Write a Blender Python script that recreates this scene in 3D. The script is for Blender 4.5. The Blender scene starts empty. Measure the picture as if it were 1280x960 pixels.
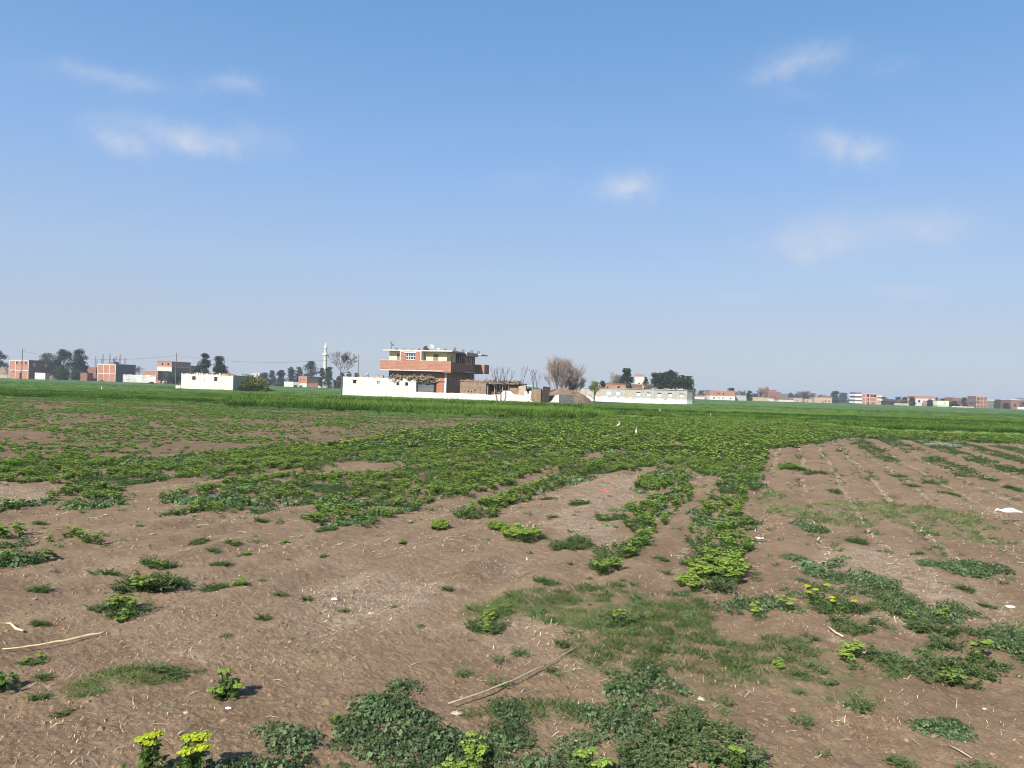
import bpy, math, random
import numpy as np
from mathutils import Vector, Matrix, Euler
R = math.radians
scene = bpy.context.scene
COL = scene.collection

# ------------------------------------------------------------------ camera
EYE = 1.6; F = 950.0; CXP, CYP = 640.0, 480.0
PITCH = math.atan(7.7/F); ROLL = math.atan(0.0321)
fwd = Vector((0, math.cos(PITCH), math.sin(PITCH)))
r0 = Vector((1, 0, 0)); u0 = r0.cross(fwd)
rgt = r0*math.cos(ROLL) + u0*math.sin(ROLL)
upv = u0*math.cos(ROLL) - r0*math.sin(ROLL)
cam = bpy.data.cameras.new('camera'); cam.sensor_width = 36; cam.lens = 36*F/1280
cam.clip_start = 0.05; cam.clip_end = 9000
co = bpy.data.objects.new('camera', cam); COL.objects.link(co)
M = Matrix((rgt, upv, -fwd)).transposed().to_4x4(); M.translation = (0, 0, EYE)
co.matrix_world = M; scene.camera = co

# ------------------------------------------------------------------ light
SUN_EL = 37.0; SUN_AZ = (-0.50, -0.866)          # horizontal direction towards the sun
sd = Vector((SUN_AZ[0]*math.cos(R(SUN_EL)), SUN_AZ[1]*math.cos(R(SUN_EL)), math.sin(R(SUN_EL)))).normalized()
sl = bpy.data.lights.new('sun', 'SUN'); sl.energy = 5.0; sl.angle = R(0.5); sl.color = (1.0, 0.95, 0.86)
so = bpy.data.objects.new('sun', sl); COL.objects.link(so)
so.rotation_euler = sd.to_track_quat('Z', 'Y').to_euler()

scene.view_settings.view_transform = 'Standard'; scene.view_settings.look = 'None'
scene.view_settings.exposure = 0.62; scene.view_settings.gamma = 1; scene.view_settings.use_curve_mapping = False
scene.cycles.filter_width = 1.0; scene.cycles.volume_bounces = 0; scene.cycles.max_bounces = 5; scene.cycles.diffuse_bounces = 3
scene.cycles.transparent_max_bounces = 6; scene.cycles.transmission_bounces = 2; scene.cycles.glossy_bounces = 2

def dirpx(x, y):
    return (fwd*F + rgt*(x-CXP) - upv*(y-CYP)).normalized()
def gpx(x, y, z=0.0):
    d = fwd*F + rgt*(x-CXP) - upv*(y-CYP)
    t = (z-EYE)/d.z
    return (d.x*t, d.y*t)
def hor(x): return 487.7 + 0.0321*(x-640)
def XD(x, D):                                       # world X of image column x (near the horizon) at depth D
    d = fwd*F + rgt*(x-CXP) - upv*(hor(x)-CYP); return d.x/d.y*D
def ZD(x, y, D):
    return EYE + (hor(x)-y)*D/F

# ------------------------------------------------------------------ sky with thin clouds
W = bpy.data.worlds.new('World'); scene.world = W; W.use_nodes = True
nt = W.node_tree; nd = nt.nodes; lk = nt.links; nd.clear()
out = nd.new('ShaderNodeOutputWorld'); bg = nd.new('ShaderNodeBackground'); lk.new(bg.outputs[0], out.inputs[0])
sky = nd.new('ShaderNodeTexSky'); sky.sky_type = 'NISHITA'; sky.sun_disc = False
sky.sun_elevation = R(SUN_EL); sky.sun_rotation = math.atan2(SUN_AZ[0], SUN_AZ[1])
sky.altitude = 0; sky.air_density = 1.0; sky.dust_density = 0.6; sky.ozone_density = 1.6
bg.inputs[1].default_value = 0.098
def srgb(r, g, b_):                                # display colour -> world radiance at this exposure and strength
    f = lambda v: ((v/255+.055)/1.055)**2.4 if v > 10 else v/255/12.92
    k = 1/(2**scene.view_settings.exposure*bg.inputs[1].default_value); return tuple(f(v)*k for v in (r, g, b_))
SKY_STOPS = [(0.0, srgb(184, 194, 211)), (0.07, srgb(180, 193, 214)), (0.15, srgb(171, 196, 229)), (0.27, srgb(146, 185, 236)), (0.38, srgb(122, 171, 227)), (0.50, srgb(103, 157, 213)), (1.0, srgb(70, 120, 190))]
tc = nd.new('ShaderNodeTexCoord')
def wm(op, a, b=None, c=None, clamp=False):
    n = nd.new('ShaderNodeMath'); n.operation = op; n.use_clamp = clamp
    for i, v in enumerate((a, b, c)):
        if v is None: continue
        if isinstance(v, (int, float)): n.inputs[i].default_value = v
        else: lk.new(v, n.inputs[i])
    return n.outputs[0]
mp = nd.new('ShaderNodeMapping'); mp.inputs['Scale'].default_value = (1, 1, 1.25); lk.new(tc.outputs['Generated'], mp.inputs[0])
n1 = nd.new('ShaderNodeTexNoise'); n1.inputs['Scale'].default_value = 16; n1.inputs['Detail'].default_value = 5; n1.inputs['Roughness'].default_value = 0.62; n1.inputs['Distortion'].default_value = 0.4
lk.new(mp.outputs[0], n1.inputs[0])
n2 = nd.new('ShaderNodeTexNoise'); n2.inputs['Scale'].default_value = 40; n2.inputs['Detail'].default_value = 5
lk.new(mp.outputs[0], n2.inputs[0])
# centre px, half width px, half height px, tilt deg, strength
CL = [(132,101,74,12,8,.42),(284,102,40,10,2,.42),(150,182,44,13,20,.48),(210,168,70,15,10,.52),(262,184,42,12,12,.48),(318,170,55,15,3,.22),
      (790,236,42,16,0,.62),(770,243,50,8,0,.3),(1008,74,56,17,-8,.44),(966,92,40,11,-15,.25),(1068,190,46,15,6,.55),(1030,178,40,14,8,.25),
      (1050,290,92,27,-4,.46),(1175,285,62,19,-4,.42),(1000,306,60,14,-5,.25),(1110,84,30,12,0,.16),(985,118,44,10,0,.12),(1135,360,60,8,0,.25),(918,374,40,6,0,.2),
      (660,225,70,14,0,.07)]
wn = nd.new('ShaderNodeTexNoise'); wn.inputs['Scale'].default_value = 11; wn.inputs['Detail'].default_value = 6; wn.inputs['Roughness'].default_value = .72; lk.new(tc.outputs['Generated'], wn.inputs[0])
w1 = nd.new('ShaderNodeVectorMath'); w1.operation = 'SUBTRACT'; w1.inputs[1].default_value = (.5, .5, .5); lk.new(wn.outputs['Color'], w1.inputs[0])
w2 = nd.new('ShaderNodeVectorMath'); w2.operation = 'MULTIPLY_ADD'; w2.inputs[1].default_value = (.085, .085, .05); lk.new(w1.outputs[0], w2.inputs[0]); lk.new(tc.outputs['Generated'], w2.inputs[2])
tot = None
for cx, cy, a, b, tilt, s in CL:
    c = dirpx(cx, cy); e1 = (dirpx(cx+40*math.cos(R(tilt)), cy+40*math.sin(R(tilt)))-c).normalized(); e2 = c.cross(e1).normalized()
    k = c.dot(fwd)
    def dotn(v):
        n = nd.new('ShaderNodeVectorMath'); n.operation = 'DOT_PRODUCT'; n.inputs[1].default_value = v; lk.new(w2.outputs[0], n.inputs[0]); return n.outputs['Value']
    s = s*.82; b = b*1.3
    x = wm('MULTIPLY_ADD', dotn(e1), F/(a*k*k**0.0)*1.0, -c.dot(e1)*F/a)
    y = wm('MULTIPLY_ADD', dotn(e2), F/(b*k), -c.dot(e2)*F/b)
    d2 = wm('ADD', wm('MULTIPLY', x, x), wm('MULTIPLY', y, y))
    g = wm('POWER', 2.718, wm('MULTIPLY', d2, -1.5))
    # only the front hemisphere around the cloud
    g = wm('MULTIPLY', g, wm('GREATER_THAN', dotn(c), 0.5))
    g = wm('MULTIPLY', g, s)
    tot = g if tot is None else wm('ADD', tot, g)
nz = wm('ADD', wm('MULTIPLY', n1.outputs[0], 0.6), wm('MULTIPLY', n2.outputs[0], 0.4))
mod = wm('SUBTRACT', nz, 0.30); mod = wm('MULTIPLY', mod, 3.2, clamp=True)
cloud = wm('MULTIPLY', tot, wm('MULTIPLY_ADD', mod, 1.0, 0.25), clamp=True)
mx = nd.new('ShaderNodeMix'); mx.data_type = 'RGBA'
# air near the horizon is paler and greyer: mix a daylight gradient by elevation into the sky texture
sz = nd.new('ShaderNodeSeparateXYZ'); lk.new(tc.outputs['Generated'], sz.inputs[0])
gr = nd.new('ShaderNodeValToRGB'); e_ = gr.color_ramp.elements; e_[0].position = 0.0; e_[0].color = (*[v*.1 for v in SKY_STOPS[0][1]], 1); e_[1].position = SKY_STOPS[-1][0]; e_[1].color = (*[v*.1 for v in SKY_STOPS[-1][1]], 1)
for p_, c_ in SKY_STOPS[1:-1]:
    q_ = e_.new(p_); q_.color = (*[v*.1 for v in c_], 1)
lk.new(sz.outputs[2], gr.inputs[0]); g10 = nd.new('ShaderNodeVectorMath'); g10.operation = 'SCALE'; g10.inputs['Scale'].default_value = 10; lk.new(gr.outputs[0], g10.inputs[0])
sm = nd.new('ShaderNodeMix'); sm.data_type = 'RGBA'; sm.inputs['Factor'].default_value = 0.85; lk.new(sky.outputs[0], sm.inputs['A']); lk.new(g10.outputs[0], sm.inputs['B'])
SKYC = sm.outputs['Result']
lk.new(cloud, mx.inputs['Factor']); lk.new(SKYC, mx.inputs['A']); mx.inputs['B'].default_value = (*srgb(216, 221, 233), 1)
lk.new(mx.outputs['Result'], bg.inputs[0])

# ------------------------------------------------------------------ helpers
def tag(o, label=None, cat=None, group=None, kind=None):
    if label: o['label'] = label
    if cat: o['category'] = cat
    if group: o['group'] = group
    if kind: o['kind'] = kind
    elif cat: o['kind'] = 'thing'
    return o
def empty(name, loc, rz=0, label=None, cat=None, group=None):
    o = bpy.data.objects.new(name, None); COL.objects.link(o); o.location = loc; o.rotation_euler = (0, 0, rz)
    o.empty_display_size = 0.2
    return tag(o, label, cat, group)
def meshobj(name, V, Fc, mats, parent=None, midx=None, tint=None, smooth=False):
    V = np.asarray(V, np.float32); Fc = np.asarray(Fc, np.int32)
    me = bpy.data.meshes.new(name); n = Fc.shape[1]
    me.vertices.add(len(V)); me.vertices.foreach_set('co', V.ravel())
    me.loops.add(Fc.size); me.loops.foreach_set('vertex_index', Fc.ravel())
    me.polygons.add(len(Fc)); me.polygons.foreach_set('loop_start', np.arange(0, Fc.size, n, dtype=np.int32))
    if midx is not None: me.polygons.foreach_set('material_index', np.asarray(midx, np.int32))
    me.polygons.foreach_set('use_smooth', np.full(len(Fc), smooth, dtype=bool))
    if tint is not None:
        a = me.attributes.new('tint', 'FLOAT', 'POINT'); a.data.foreach_set('value', np.asarray(tint, np.float32))
    me.update(calc_edges=True)
    for m in (mats if isinstance(mats, (list, tuple)) else [mats]): me.materials.append(m)
    o = bpy.data.objects.new(name, me); COL.objects.link(o)
    if parent: o.parent = parent
    return o
def boxes(name, mat, bl, parent=None, bevel=0):
    V = []; Q = []
    for b in bl:
        x0, x1, y0, y1, z0, z1 = b[:6]; k = len(V)
        V += [(x0,y0,z0),(x1,y0,z0),(x1,y1,z0),(x0,y1,z0),(x0,y0,z1),(x1,y0,z1),(x1,y1,z1),(x0,y1,z1)]
        Q += [(k,k+3,k+2,k+1),(k+4,k+5,k+6,k+7),(k,k+1,k+5,k+4),(k+1,k+2,k+6,k+5),(k+2,k+3,k+7,k+6),(k+3,k,k+4,k+7)]
    return meshobj(name, V, Q, mat, parent)

def hash2(ix, iy, s):
    h = (ix*374761393 + iy*668265263 + s*1442695041) & 0xffffffff
    h = ((h ^ (h >> 13))*1274126177) & 0xffffffff
    return ((h ^ (h >> 16)) & 0xffffff)/float(0xffffff)
def vn(x, y, s=0):
    x = np.asarray(x, np.float64); y = np.asarray(y, np.float64)
    ix = np.floor(x).astype(np.int64); iy = np.floor(y).astype(np.int64); fx = x-ix; fy = y-iy
    fx = fx*fx*(3-2*fx); fy = fy*fy*(3-2*fy)
    a = hash2(ix, iy, s); b = hash2(ix+1, iy, s); c = hash2(ix, iy+1, s); d = hash2(ix+1, iy+1, s)
    return (a*(1-fx)+b*fx)*(1-fy)+(c*(1-fx)+d*fx)*fy
def fbm(x, y, s=0, o=4):
    t = 0; a = 0.5; w = 0
    for i in range(o):
        t = t + a*vn(x*2**i+17.3*i, y*2**i+5.1*i, s+i); w += a; a *= 0.5
    return t/w
def sst(a, b, x):
    t = np.clip((x-a)/(b-a), 0, 1); return t*t*(3-2*t)
def inpoly(x, y, P):
    r = np.zeros(np.shape(x), bool); n = len(P); j = n-1
    for i in range(n):
        xi, yi = P[i]; xj, yj = P[j]
        c = ((yi > y) != (yj > y)) & (x < (xj-xi)*(y-yi)/((yj-yi) or 1e-12)+xi); r ^= c; j = i
    return r
def WP(px): return [gpx(*p) for p in px]           # picture outline -> outline on the ground

# ------------------------------------------------------------------ materials
def mat(name, col, rough=0.9, var=0.25, scale=3.0, bump=0.0, col2=None, detail=6, spec=0.2, coord='Object', metal=0, stretch=None):
    m = bpy.data.materials.new(name); m.use_nodes = True; t = m.node_tree; b = t.nodes['Principled BSDF']
    b.inputs['Roughness'].default_value = rough; b.inputs['Specular IOR Level'].default_value = spec; b.inputs['Metallic'].default_value = metal
    tcn = t.nodes.new('ShaderNodeTexCoord'); no = t.nodes.new('ShaderNodeTexNoise')
    no.inputs['Scale'].default_value = scale; no.inputs['Detail'].default_value = detail; no.inputs['Roughness'].default_value = 0.65
    if stretch:
        mpn = t.nodes.new('ShaderNodeMapping'); mpn.inputs['Scale'].default_value = stretch
        t.links.new(tcn.outputs[coord], mpn.inputs[0]); t.links.new(mpn.outputs[0], no.inputs[0])
    else: t.links.new(tcn.outputs[coord], no.inputs[0])
    cr = t.nodes.new('ShaderNodeValToRGB'); c2 = col2 or [c*(1-var) for c in col]
    cr.color_ramp.elements[0].position = 0.35; cr.color_ramp.elements[1].position = 0.65
    cr.color_ramp.elements[0].color = (*c2, 1); cr.color_ramp.elements[1].color = (*col, 1)
    t.links.new(no.outputs[0], cr.inputs[0]); t.links.new(cr.outputs[0], b.inputs['Base Color'])
    if bump:
        bp = t.nodes.new('ShaderNodeBump'); bp.inputs['Strength'].default_value = bump; bp.inputs['Distance'].default_value = 0.03
        t.links.new(no.outputs[0], bp.inputs['Height']); t.links.new(bp.outputs[0], b.inputs['Normal'])
    return m
def brick(name, c1, c2, mortar, bw=0.5, rh=0.22, msize=0.02):
    m = bpy.data.materials.new(name); m.use_nodes = True; t = m.node_tree; b = t.nodes['Principled BSDF']
    b.inputs['Roughness'].default_value = 0.9; b.inputs['Specular IOR Level'].default_value = 0.15
    tcn = t.nodes.new('ShaderNodeTexCoord'); sx = t.nodes.new('ShaderNodeSeparateXYZ'); t.links.new(tcn.outputs['Object'], sx.inputs[0])
    ad = t.nodes.new('ShaderNodeMath'); t.links.new(sx.outputs[0], ad.inputs[0]); t.links.new(sx.outputs[1], ad.inputs[1])
    cb = t.nodes.new('ShaderNodeCombineXYZ'); t.links.new(ad.outputs[0], cb.inputs[0]); t.links.new(sx.outputs[2], cb.inputs[1])
    br = t.nodes.new('ShaderNodeTexBrick'); br.inputs['Scale'].default_value = 1; br.inputs['Color1'].default_value = (*c1, 1); br.inputs['Color2'].default_value = (*c2, 1)
    br.inputs['Mortar'].default_value = (*mortar, 1); br.inputs['Mortar Size'].default_value = msize
    br.inputs['Brick Width'].default_value = bw; br.inputs['Row Height'].default_value = rh
    t.links.new(cb.outputs[0], br.inputs[0])
    no = t.nodes.new('ShaderNodeTexNoise'); no.inputs['Scale'].default_value = 0.9; no.inputs['Detail'].default_value = 6; t.links.new(tcn.outputs['Object'], no.inputs[0])
    mr = t.nodes.new('ShaderNodeMapRange'); mr.inputs['To Min'].default_value = 0.75; mr.inputs['To Max'].default_value = 1.2; t.links.new(no.outputs[0], mr.inputs[0])
    mx = t.nodes.new('ShaderNodeVectorMath'); mx.operation = 'SCALE'; t.links.new(br.outputs[0], mx.inputs[0]); t.links.new(mr.outputs[0], mx.inputs['Scale'])
    t.links.new(mx.outputs[0], b.inputs['Base Color'])
    return m
def leafmat(name, c_a, c_b, trans=0.25, rough=0.55, spec=0.35, coord_var=0.0):
    m = bpy.data.materials.new(name); m.use_nodes = True; t = m.node_tree; b = t.nodes['Principled BSDF']
    at = t.nodes.new('ShaderNodeAttribute'); at.attribute_name = 'tint'
    cr = t.nodes.new('ShaderNodeValToRGB'); cr.color_ramp.elements[0].color = (*c_a, 1); cr.color_ramp.elements[1].color = (*c_b, 1)
    t.links.new(at.outputs['Fac'], cr.inputs[0]); t.links.new(cr.outputs[0], b.inputs['Base Color'])
    b.inputs['Roughness'].default_value = max(rough, .65); b.inputs['Specular IOR Level'].default_value = spec*.4
    tr = t.nodes.new('ShaderNodeBsdfTranslucent'); ms = t.nodes.new('ShaderNodeMixShader'); ms.inputs[0].default_value = trans
    sc = t.nodes.new('ShaderNodeVectorMath'); sc.operation = 'MULTIPLY'; sc.inputs[1].default_value = (1.2, 1.5, 0.6)
    t.links.new(cr.outputs[0], sc.inputs[0]); t.links.new(sc.outputs[0], tr.inputs[0])
    o = t.nodes['Material Output']; t.links.new(b.outputs[0], ms.inputs[1]); t.links.new(tr.outputs[0], ms.inputs[2]); t.links.new(ms.outputs[0], o.inputs[0])
    return m

m_white = mat('whitewash', (0.70, 0.685, 0.63), var=0.14, scale=.8, bump=0.3, col2=(0.46, 0.44, 0.38))
m_white2 = mat('stained_whitewash', (0.62, 0.61, 0.57), col2=(0.30, 0.29, 0.27), scale=0.7, bump=0.2)
m_concrete = mat('concrete', (0.42, 0.40, 0.37), var=0.3, scale=2)
m_palecon = mat('pale_concrete', (0.58, 0.53, 0.47), var=0.2, scale=2)
m_yellow = mat('cream_paint', (0.86, 0.73, 0.43), var=0.1, scale=1.2)
m_beige = mat('beige_paint', (0.52, 0.46, 0.34), var=0.12, scale=1.2)
m_tan = mat('tan_render', (0.46, 0.35, 0.25), var=0.25, scale=1.3)
m_mud = mat('mud_brick_wall', (0.30, 0.215, 0.14), col2=(0.18, 0.125, 0.085), scale=2.4, bump=0.6)
m_mound = mat('earth_heap', (0.24, 0.165, 0.11), col2=(0.15, 0.10, 0.07), scale=1.6, bump=0.8)
m_dark = mat('dark_void', (0.018, 0.016, 0.014), var=0.3)
m_darkwood = mat('dark_wood', (0.06, 0.04, 0.03), var=0.4)
m_wood = mat('brown_shutter', (0.30, 0.21, 0.14), var=0.25, scale=5, stretch=(1, 1, 12))
m_orange = mat('orange_board', (0.62, 0.36, 0.15), var=0.15)
m_pink = mat('pink_board', (0.55, 0.40, 0.34), var=0.12)
m_thatch = mat('dry_thatch', (0.36, 0.27, 0.18), col2=(0.13, 0.09, 0.06), scale=5, bump=0.8)
m_greyboard = mat('grey_sheeting', (0.16, 0.17, 0.18), col2=(0.09, 0.095, 0.10), scale=2, stretch=(1, 1, 9))
m_metal = mat('galvanised_metal', (0.45, 0.46, 0.47), rough=0.5, metal=0.4, var=0.2)
m_rust = mat('rusty_rebar', (0.14, 0.085, 0.06), var=0.3)
m_pole = mat('weathered_pole', (0.20, 0.15, 0.12), var=0.3, scale=8)
m_pane = mat('dim_glass', (0.05, 0.06, 0.07), rough=0.15, spec=0.5, var=0.2)
m_frame = mat('white_frame', (0.74, 0.74, 0.72), var=0.06)
m_tarp = mat('faded_green_tarp', (0.36, 0.52, 0.44), var=0.2)
m_sack = mat('white_sack', (0.72, 0.70, 0.66), var=0.12)
m_bluegrey = mat('blue_metal_sheet', (0.30, 0.42, 0.55), var=0.15)
m_brick = brick('red_brick', (0.42, 0.155, 0.095), (0.33, 0.115, 0.07), (0.36, 0.24, 0.18))
m_brick2 = brick('orange_brick', (0.40, 0.175, 0.11), (0.32, 0.13, 0.08), (0.38, 0.27, 0.21))
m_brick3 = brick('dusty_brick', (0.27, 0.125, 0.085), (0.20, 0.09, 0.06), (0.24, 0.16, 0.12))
m_block = brick('grey_block', (0.17, 0.16, 0.15), (0.12, 0.115, 0.11), (0.20, 0.19, 0.18), 0.8, 0.3)
m_bark = mat('bark', (0.16, 0.12, 0.09), var=0.4, scale=6)
m_palebark = mat('pale_bark', (0.34, 0.28, 0.24), var=0.3, scale=6)
m_twig = mat('pinkish_twig', (0.30, 0.235, 0.20), var=0.35, scale=1.2)
m_twig2 = mat('grey_twig', (0.23, 0.175, 0.145), var=0.3, scale=1.2)
m_twigdark = mat('dark_twig', (0.085, 0.062, 0.05), var=0.3, scale=1.2)
m_fol_dark = leafmat('needle_foliage', (0.016, 0.028, 0.014), (0.045, 0.07, 0.030), 0.12)
m_fol_grey = leafmat('dusty_foliage', (0.045, 0.055, 0.034), (0.11, 0.125, 0.07), 0.15)
m_fol_mid = leafmat('broad_foliage', (0.030, 0.055, 0.018), (0.085, 0.13, 0.04), 0.2)
m_fol_yel = leafmat('yellowing_foliage', (0.05, 0.07, 0.015), (0.26, 0.26, 0.05), 0.3)
# low plants
V_DARK = leafmat('weed_leaf', (0.055, 0.088, 0.036), (0.20, 0.275, 0.115), 0.34, 0.5)
V_LIME = leafmat('spurge_bract', (0.14, 0.21, 0.035), (0.36, 0.46, 0.10), 0.3, 0.6, 0.2)
V_MID = leafmat('spurge_leaf', (0.056, 0.100, 0.028), (0.20, 0.29, 0.085), 0.38)
V_GRASS = leafmat('grass_blade', (0.055, 0.095, 0.028), (0.19, 0.27, 0.09), 0.2)
V_STEM = leafmat('weed_stem', (0.07, 0.09, 0.03), (0.18, 0.15, 0.07), 0.0)
V_BLUE = leafmat('mallow_leaf', (0.048, 0.082, 0.036), (0.205, 0.285, 0.14), 0.34, 0.5)
V_YEL = leafmat('yellow_bract', (0.28, 0.36, 0.02), (0.52, 0.54, 0.06), 0.3, 0.6, 0.2)
V_PALE = leafmat('silver_leaf', (0.16, 0.21, 0.15), (0.36, 0.42, 0.33), 0.2)
VM = [V_DARK, V_LIME, V_MID, V_GRASS, V_STEM, V_BLUE, V_YEL, V_PALE]

# ------------------------------------------------------------------ the ground
FD = np.array([0.345, 0.939]); FN = np.array([0.939, -0.345])        # furrow direction and its normal
CROP_EDGE = WP([(-900,440),(-300,484),(0,496),(150,502),(286,506),(288,510),(440,515.5),(640,524),(720,526),(775,520),(850,524),(1018,530),(1119,539),(1280,543),(1700,560),(2200,600)])
CEx = np.array([p[0] for p in CROP_EDGE]); CEy = np.array([p[1] for p in CROP_EDGE])
ordr = np.argsort(CEx); CEx = CEx[ordr]; CEy = CEy[ordr]
def crop_edge(x): return np.interp(x, CEx, CEy)
STRAW = [WP(p) for p in [[(-30,603),(30,607),(72,612),(66,622),(40,630),(-30,634)],[(1000,700),(1040,688),(1120,690),(1190,722),(1230,770),(1200,800),(1120,790),(1060,720)],
        [(690,625),(740,600),(795,592),(800,625),(770,650),(765,690),(715,680),(685,660)],[(640,770),(700,780),(720,800),(650,812),(610,790)],[(230,815),(262,818),(262,828),(215,832)],
        [(380,740),(470,720),(560,730),(540,770),(400,800)]]]
LITTER2 = [WP(p) for p in [[(60,700),(500,640),(780,640),(800,720),(600,760),(420,850),(60,780)]]]
GRASSZ = [WP(p) for p in [[(590,762),(618,747),(645,737),(700,732),(742,727),(783,730),(826,744),(862,752),(905,790),(967,812),(1051,821),(1118,834),(1138,848),(1105,861),(1085,888),(1051,868),(1001,874),(977,854),(917,846),(915,868),(850,880),(800,850),(740,846),(712,850),(690,835),(706,808),(699,793),(678,786),(640,786),(600,778)],
        [(981,640),(1015,632),(1050,628),(1112,632),(1118,648),(1090,660),(1040,666),(1000,657)],[(941,620),(965,613),(994,625),(992,645),(955,643)],
        [(1118,645),(1155,631),(1200,640),(1240,665),(1264,682),(1230,682),(1180,673),(1130,657)],
        [(97,876),(110,856),(150,838),(200,828),(232,834),(215,855),(175,872),(130,880)],[(180,900),(195,886),(228,884),(222,896),(200,904)],
        [(1085,735),(1130,745),(1110,775),(1060,765)],[(560,905),(640,880),(740,880),(730,905),(640,905)],[(820,850),(860,820),(960,845),(900,890)]]]
def softin(x, y, polys, jit=0.12, s=50):
    wx = x + (fbm(x*2.2, y*2.2, s, 4)-0.5)*jit*6; wy = y + (fbm(x*2.2, y*2.2, s+9, 4)-0.5)*jit*6
    r = np.zeros(np.shape(x), bool)
    for P in polys: r |= inpoly(wx, wy, P)
    return r
def gz(x, y):
    x = np.asarray(x, float); y = np.asarray(y, float)
    d = np.hypot(x, y); c = x*FN[0]+y*FN[1]; l = x*FD[0]+y*FD[1]
    ph = (c+(fbm(x*.5, y*.5, 3, 3)-.5)*.20)/0.64*2*math.pi
    rid = (0.5+0.5*np.cos(ph))**1.3
    bare = sst(46, 30, d)
    amp = (0.030+0.024*fbm(x*.35+9, y*.35, 5, 2))*sst(3.5, 6.5, d)
    z = rid*amp*bare*sst(-6, -2, c*0+y*0+1)
    z = z + (fbm(x*1.1, y*1.1, 11, 4)-.5)*0.045*sst(60, 20, d)
    z = z + (fbm(x*9, y*9, 21, 4)-.5)*0.020*sst(20, 6, d)
    k = np.clip(vn(x*38, y*38, 31)-.60, 0, 1); z = z + k*0.018*sst(14, 5, d)+(vn(x*70, y*70, 37)-.5)*.007*sst(9, 4, d)
    return z
th_f = np.radians(np.linspace(-40, 40, 820)); th_c = np.radians(np.linspace(43, 317, 70)); TH = np.concatenate([th_f, th_c])
rr = [0.5]
while rr[-1] < 60: rr.append(rr[-1]+max(0.010, rr[-1]**2/1216*1.15) if rr[-1] > 2.2 else rr[-1]+0.1)
while rr[-1] < 3000: rr.append(rr[-1]*1.09)
RR = np.array(rr); nr, ntb = len(RR), len(TH)
gx = np.outer(RR, np.sin(TH)); gy = np.outer(RR, np.cos(TH))
zz = gz(gx, gy)
V = np.stack([gx, gy, zz], -1).reshape(-1, 3)
i, j = np.meshgrid(np.arange(nr-1), np.arange(ntb), indexing='ij'); j2 = (j+1) % ntb
Q = np.stack([i*ntb+j, i*ntb+j2, (i+1)*ntb+j2, (i+1)*ntb+j], -1).reshape(-1, 4)[:, ::-1]
T1 = Q[:, [0, 1, 2]]; T2 = Q[:, [0, 2, 3]]; V = np.vstack([V, [[0, 0, float(gz(0, 0))]]]); ci = len(V)-1
C0 = np.stack([np.arange(ntb), np.full(ntb, ci), (np.arange(ntb)+1) % ntb], -1)
ground_F = np.vstack([T1, T2, C0[:, ::1]])
m_ground = bpy.data.materials.new('soil'); m_ground.use_nodes = True
ground = meshobj('ground', V, ground_F, m_ground, smooth=True); tag(ground, kind='structure')
X, Y = V[:, 0], V[:, 1]; Dd = np.hypot(X, Y)
straw = sum(softin(X, Y, STRAW, .10+.05*k_, 50+7*k_).astype(float) for k_ in range(4))*0.24 + softin(X, Y, LITTER2, .25)*0.18
cc = X*FN[0]+Y*FN[1]
stub = np.exp(-((((cc+(fbm(X*.5, Y*.5, 3, 3)-.5)*.20)/0.64) % 1.0)-0.5)**2/0.004)
straw = np.maximum(straw, stub*np.where(X > gpx(955, 620)[0]*Y/gpx(955, 620)[1], 1.0, .5)*(Dd > 5.5)*sst(.42, .56, fbm(X*2, Y*2, 77, 3)))
green = softin(X, Y, GRASSZ, 0.10).astype(float)*0.75
far = sst(-1.0, 1.5, Y-crop_edge(X)-1)
dark = np.zeros_like(X)
CROPZ = WP([(-400,470),(0,489),(290,500),(560,514),(700,524),(640,530),(560,535),(497,544),(430,553),(330,561),(208,569),(84,571),(-100,577),(-400,590)])
dark = inpoly(X, Y, CROPZ)*1.0
for nm, a in (('straw', straw), ('green', green), ('far', far), ('dark', dark)):
    at = ground.data.attributes.new(nm, 'FLOAT', 'POINT'); at.data.foreach_set('value', a.astype(np.float32))
t = m_ground.node_tree; N = t.nodes; L = t.links; b = N['Principled BSDF']; b.inputs['Roughness'].default_value = 0.95; b.inputs['Specular IOR Level'].default_value = 0.1
tcn = N.new('ShaderNodeTexCoord')
def gn(scale, det=8, rough=0.65, st=None):
    n = N.new('ShaderNodeTexNoise'); n.inputs['Scale'].default_value = scale; n.inputs['Detail'].default_value = det; n.inputs['Roughness'].default_value = rough
    if st:
        mpn = N.new('ShaderNodeMapping'); mpn.inputs['Scale'].default_value = st; mpn.inputs['Rotation'].default_value = (0, 0, R(20.2)); L.new(tcn.outputs['Object'], mpn.inputs[0]); L.new(mpn.outputs[0], n.inputs[0])
    else: L.new(tcn.outputs['Object'], n.inputs[0])
    return n.outputs[0]
def gmix(f, a, bb):
    n = N.new('ShaderNodeMix'); n.data_type = 'RGBA'
    for k, v in (('Factor', f), ('A', a), ('B', bb)):
        if isinstance(v, (int, float)): n.inputs[k].default_value = v
        elif isinstance(v, tuple): n.inputs[k].default_value = (*v, 1)
        else: L.new(v, n.inputs[k])
    return n.outputs['Result']
def gmr(v, a, bb, c=0.0, d=1.0):
    n = N.new('ShaderNodeMapRange'); n.inputs[1].default_value = a; n.inputs[2].default_value = bb; n.inputs[3].default_value = c; n.inputs[4].default_value = d; L.new(v, n.inputs[0]); return n.outputs[0]
def gm(op, a, bb):
    n = N.new('ShaderNodeMath'); n.operation = op
    for k, v in enumerate((a, bb)):
        if isinstance(v, (int, float)): n.inputs[k].default_value = v
        else: L.new(v, n.inputs[k])
    return n.outputs[0]
def ga(nm):
    n = N.new('ShaderNodeAttribute'); n.attribute_name = nm; return n.outputs['Fac']
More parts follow.
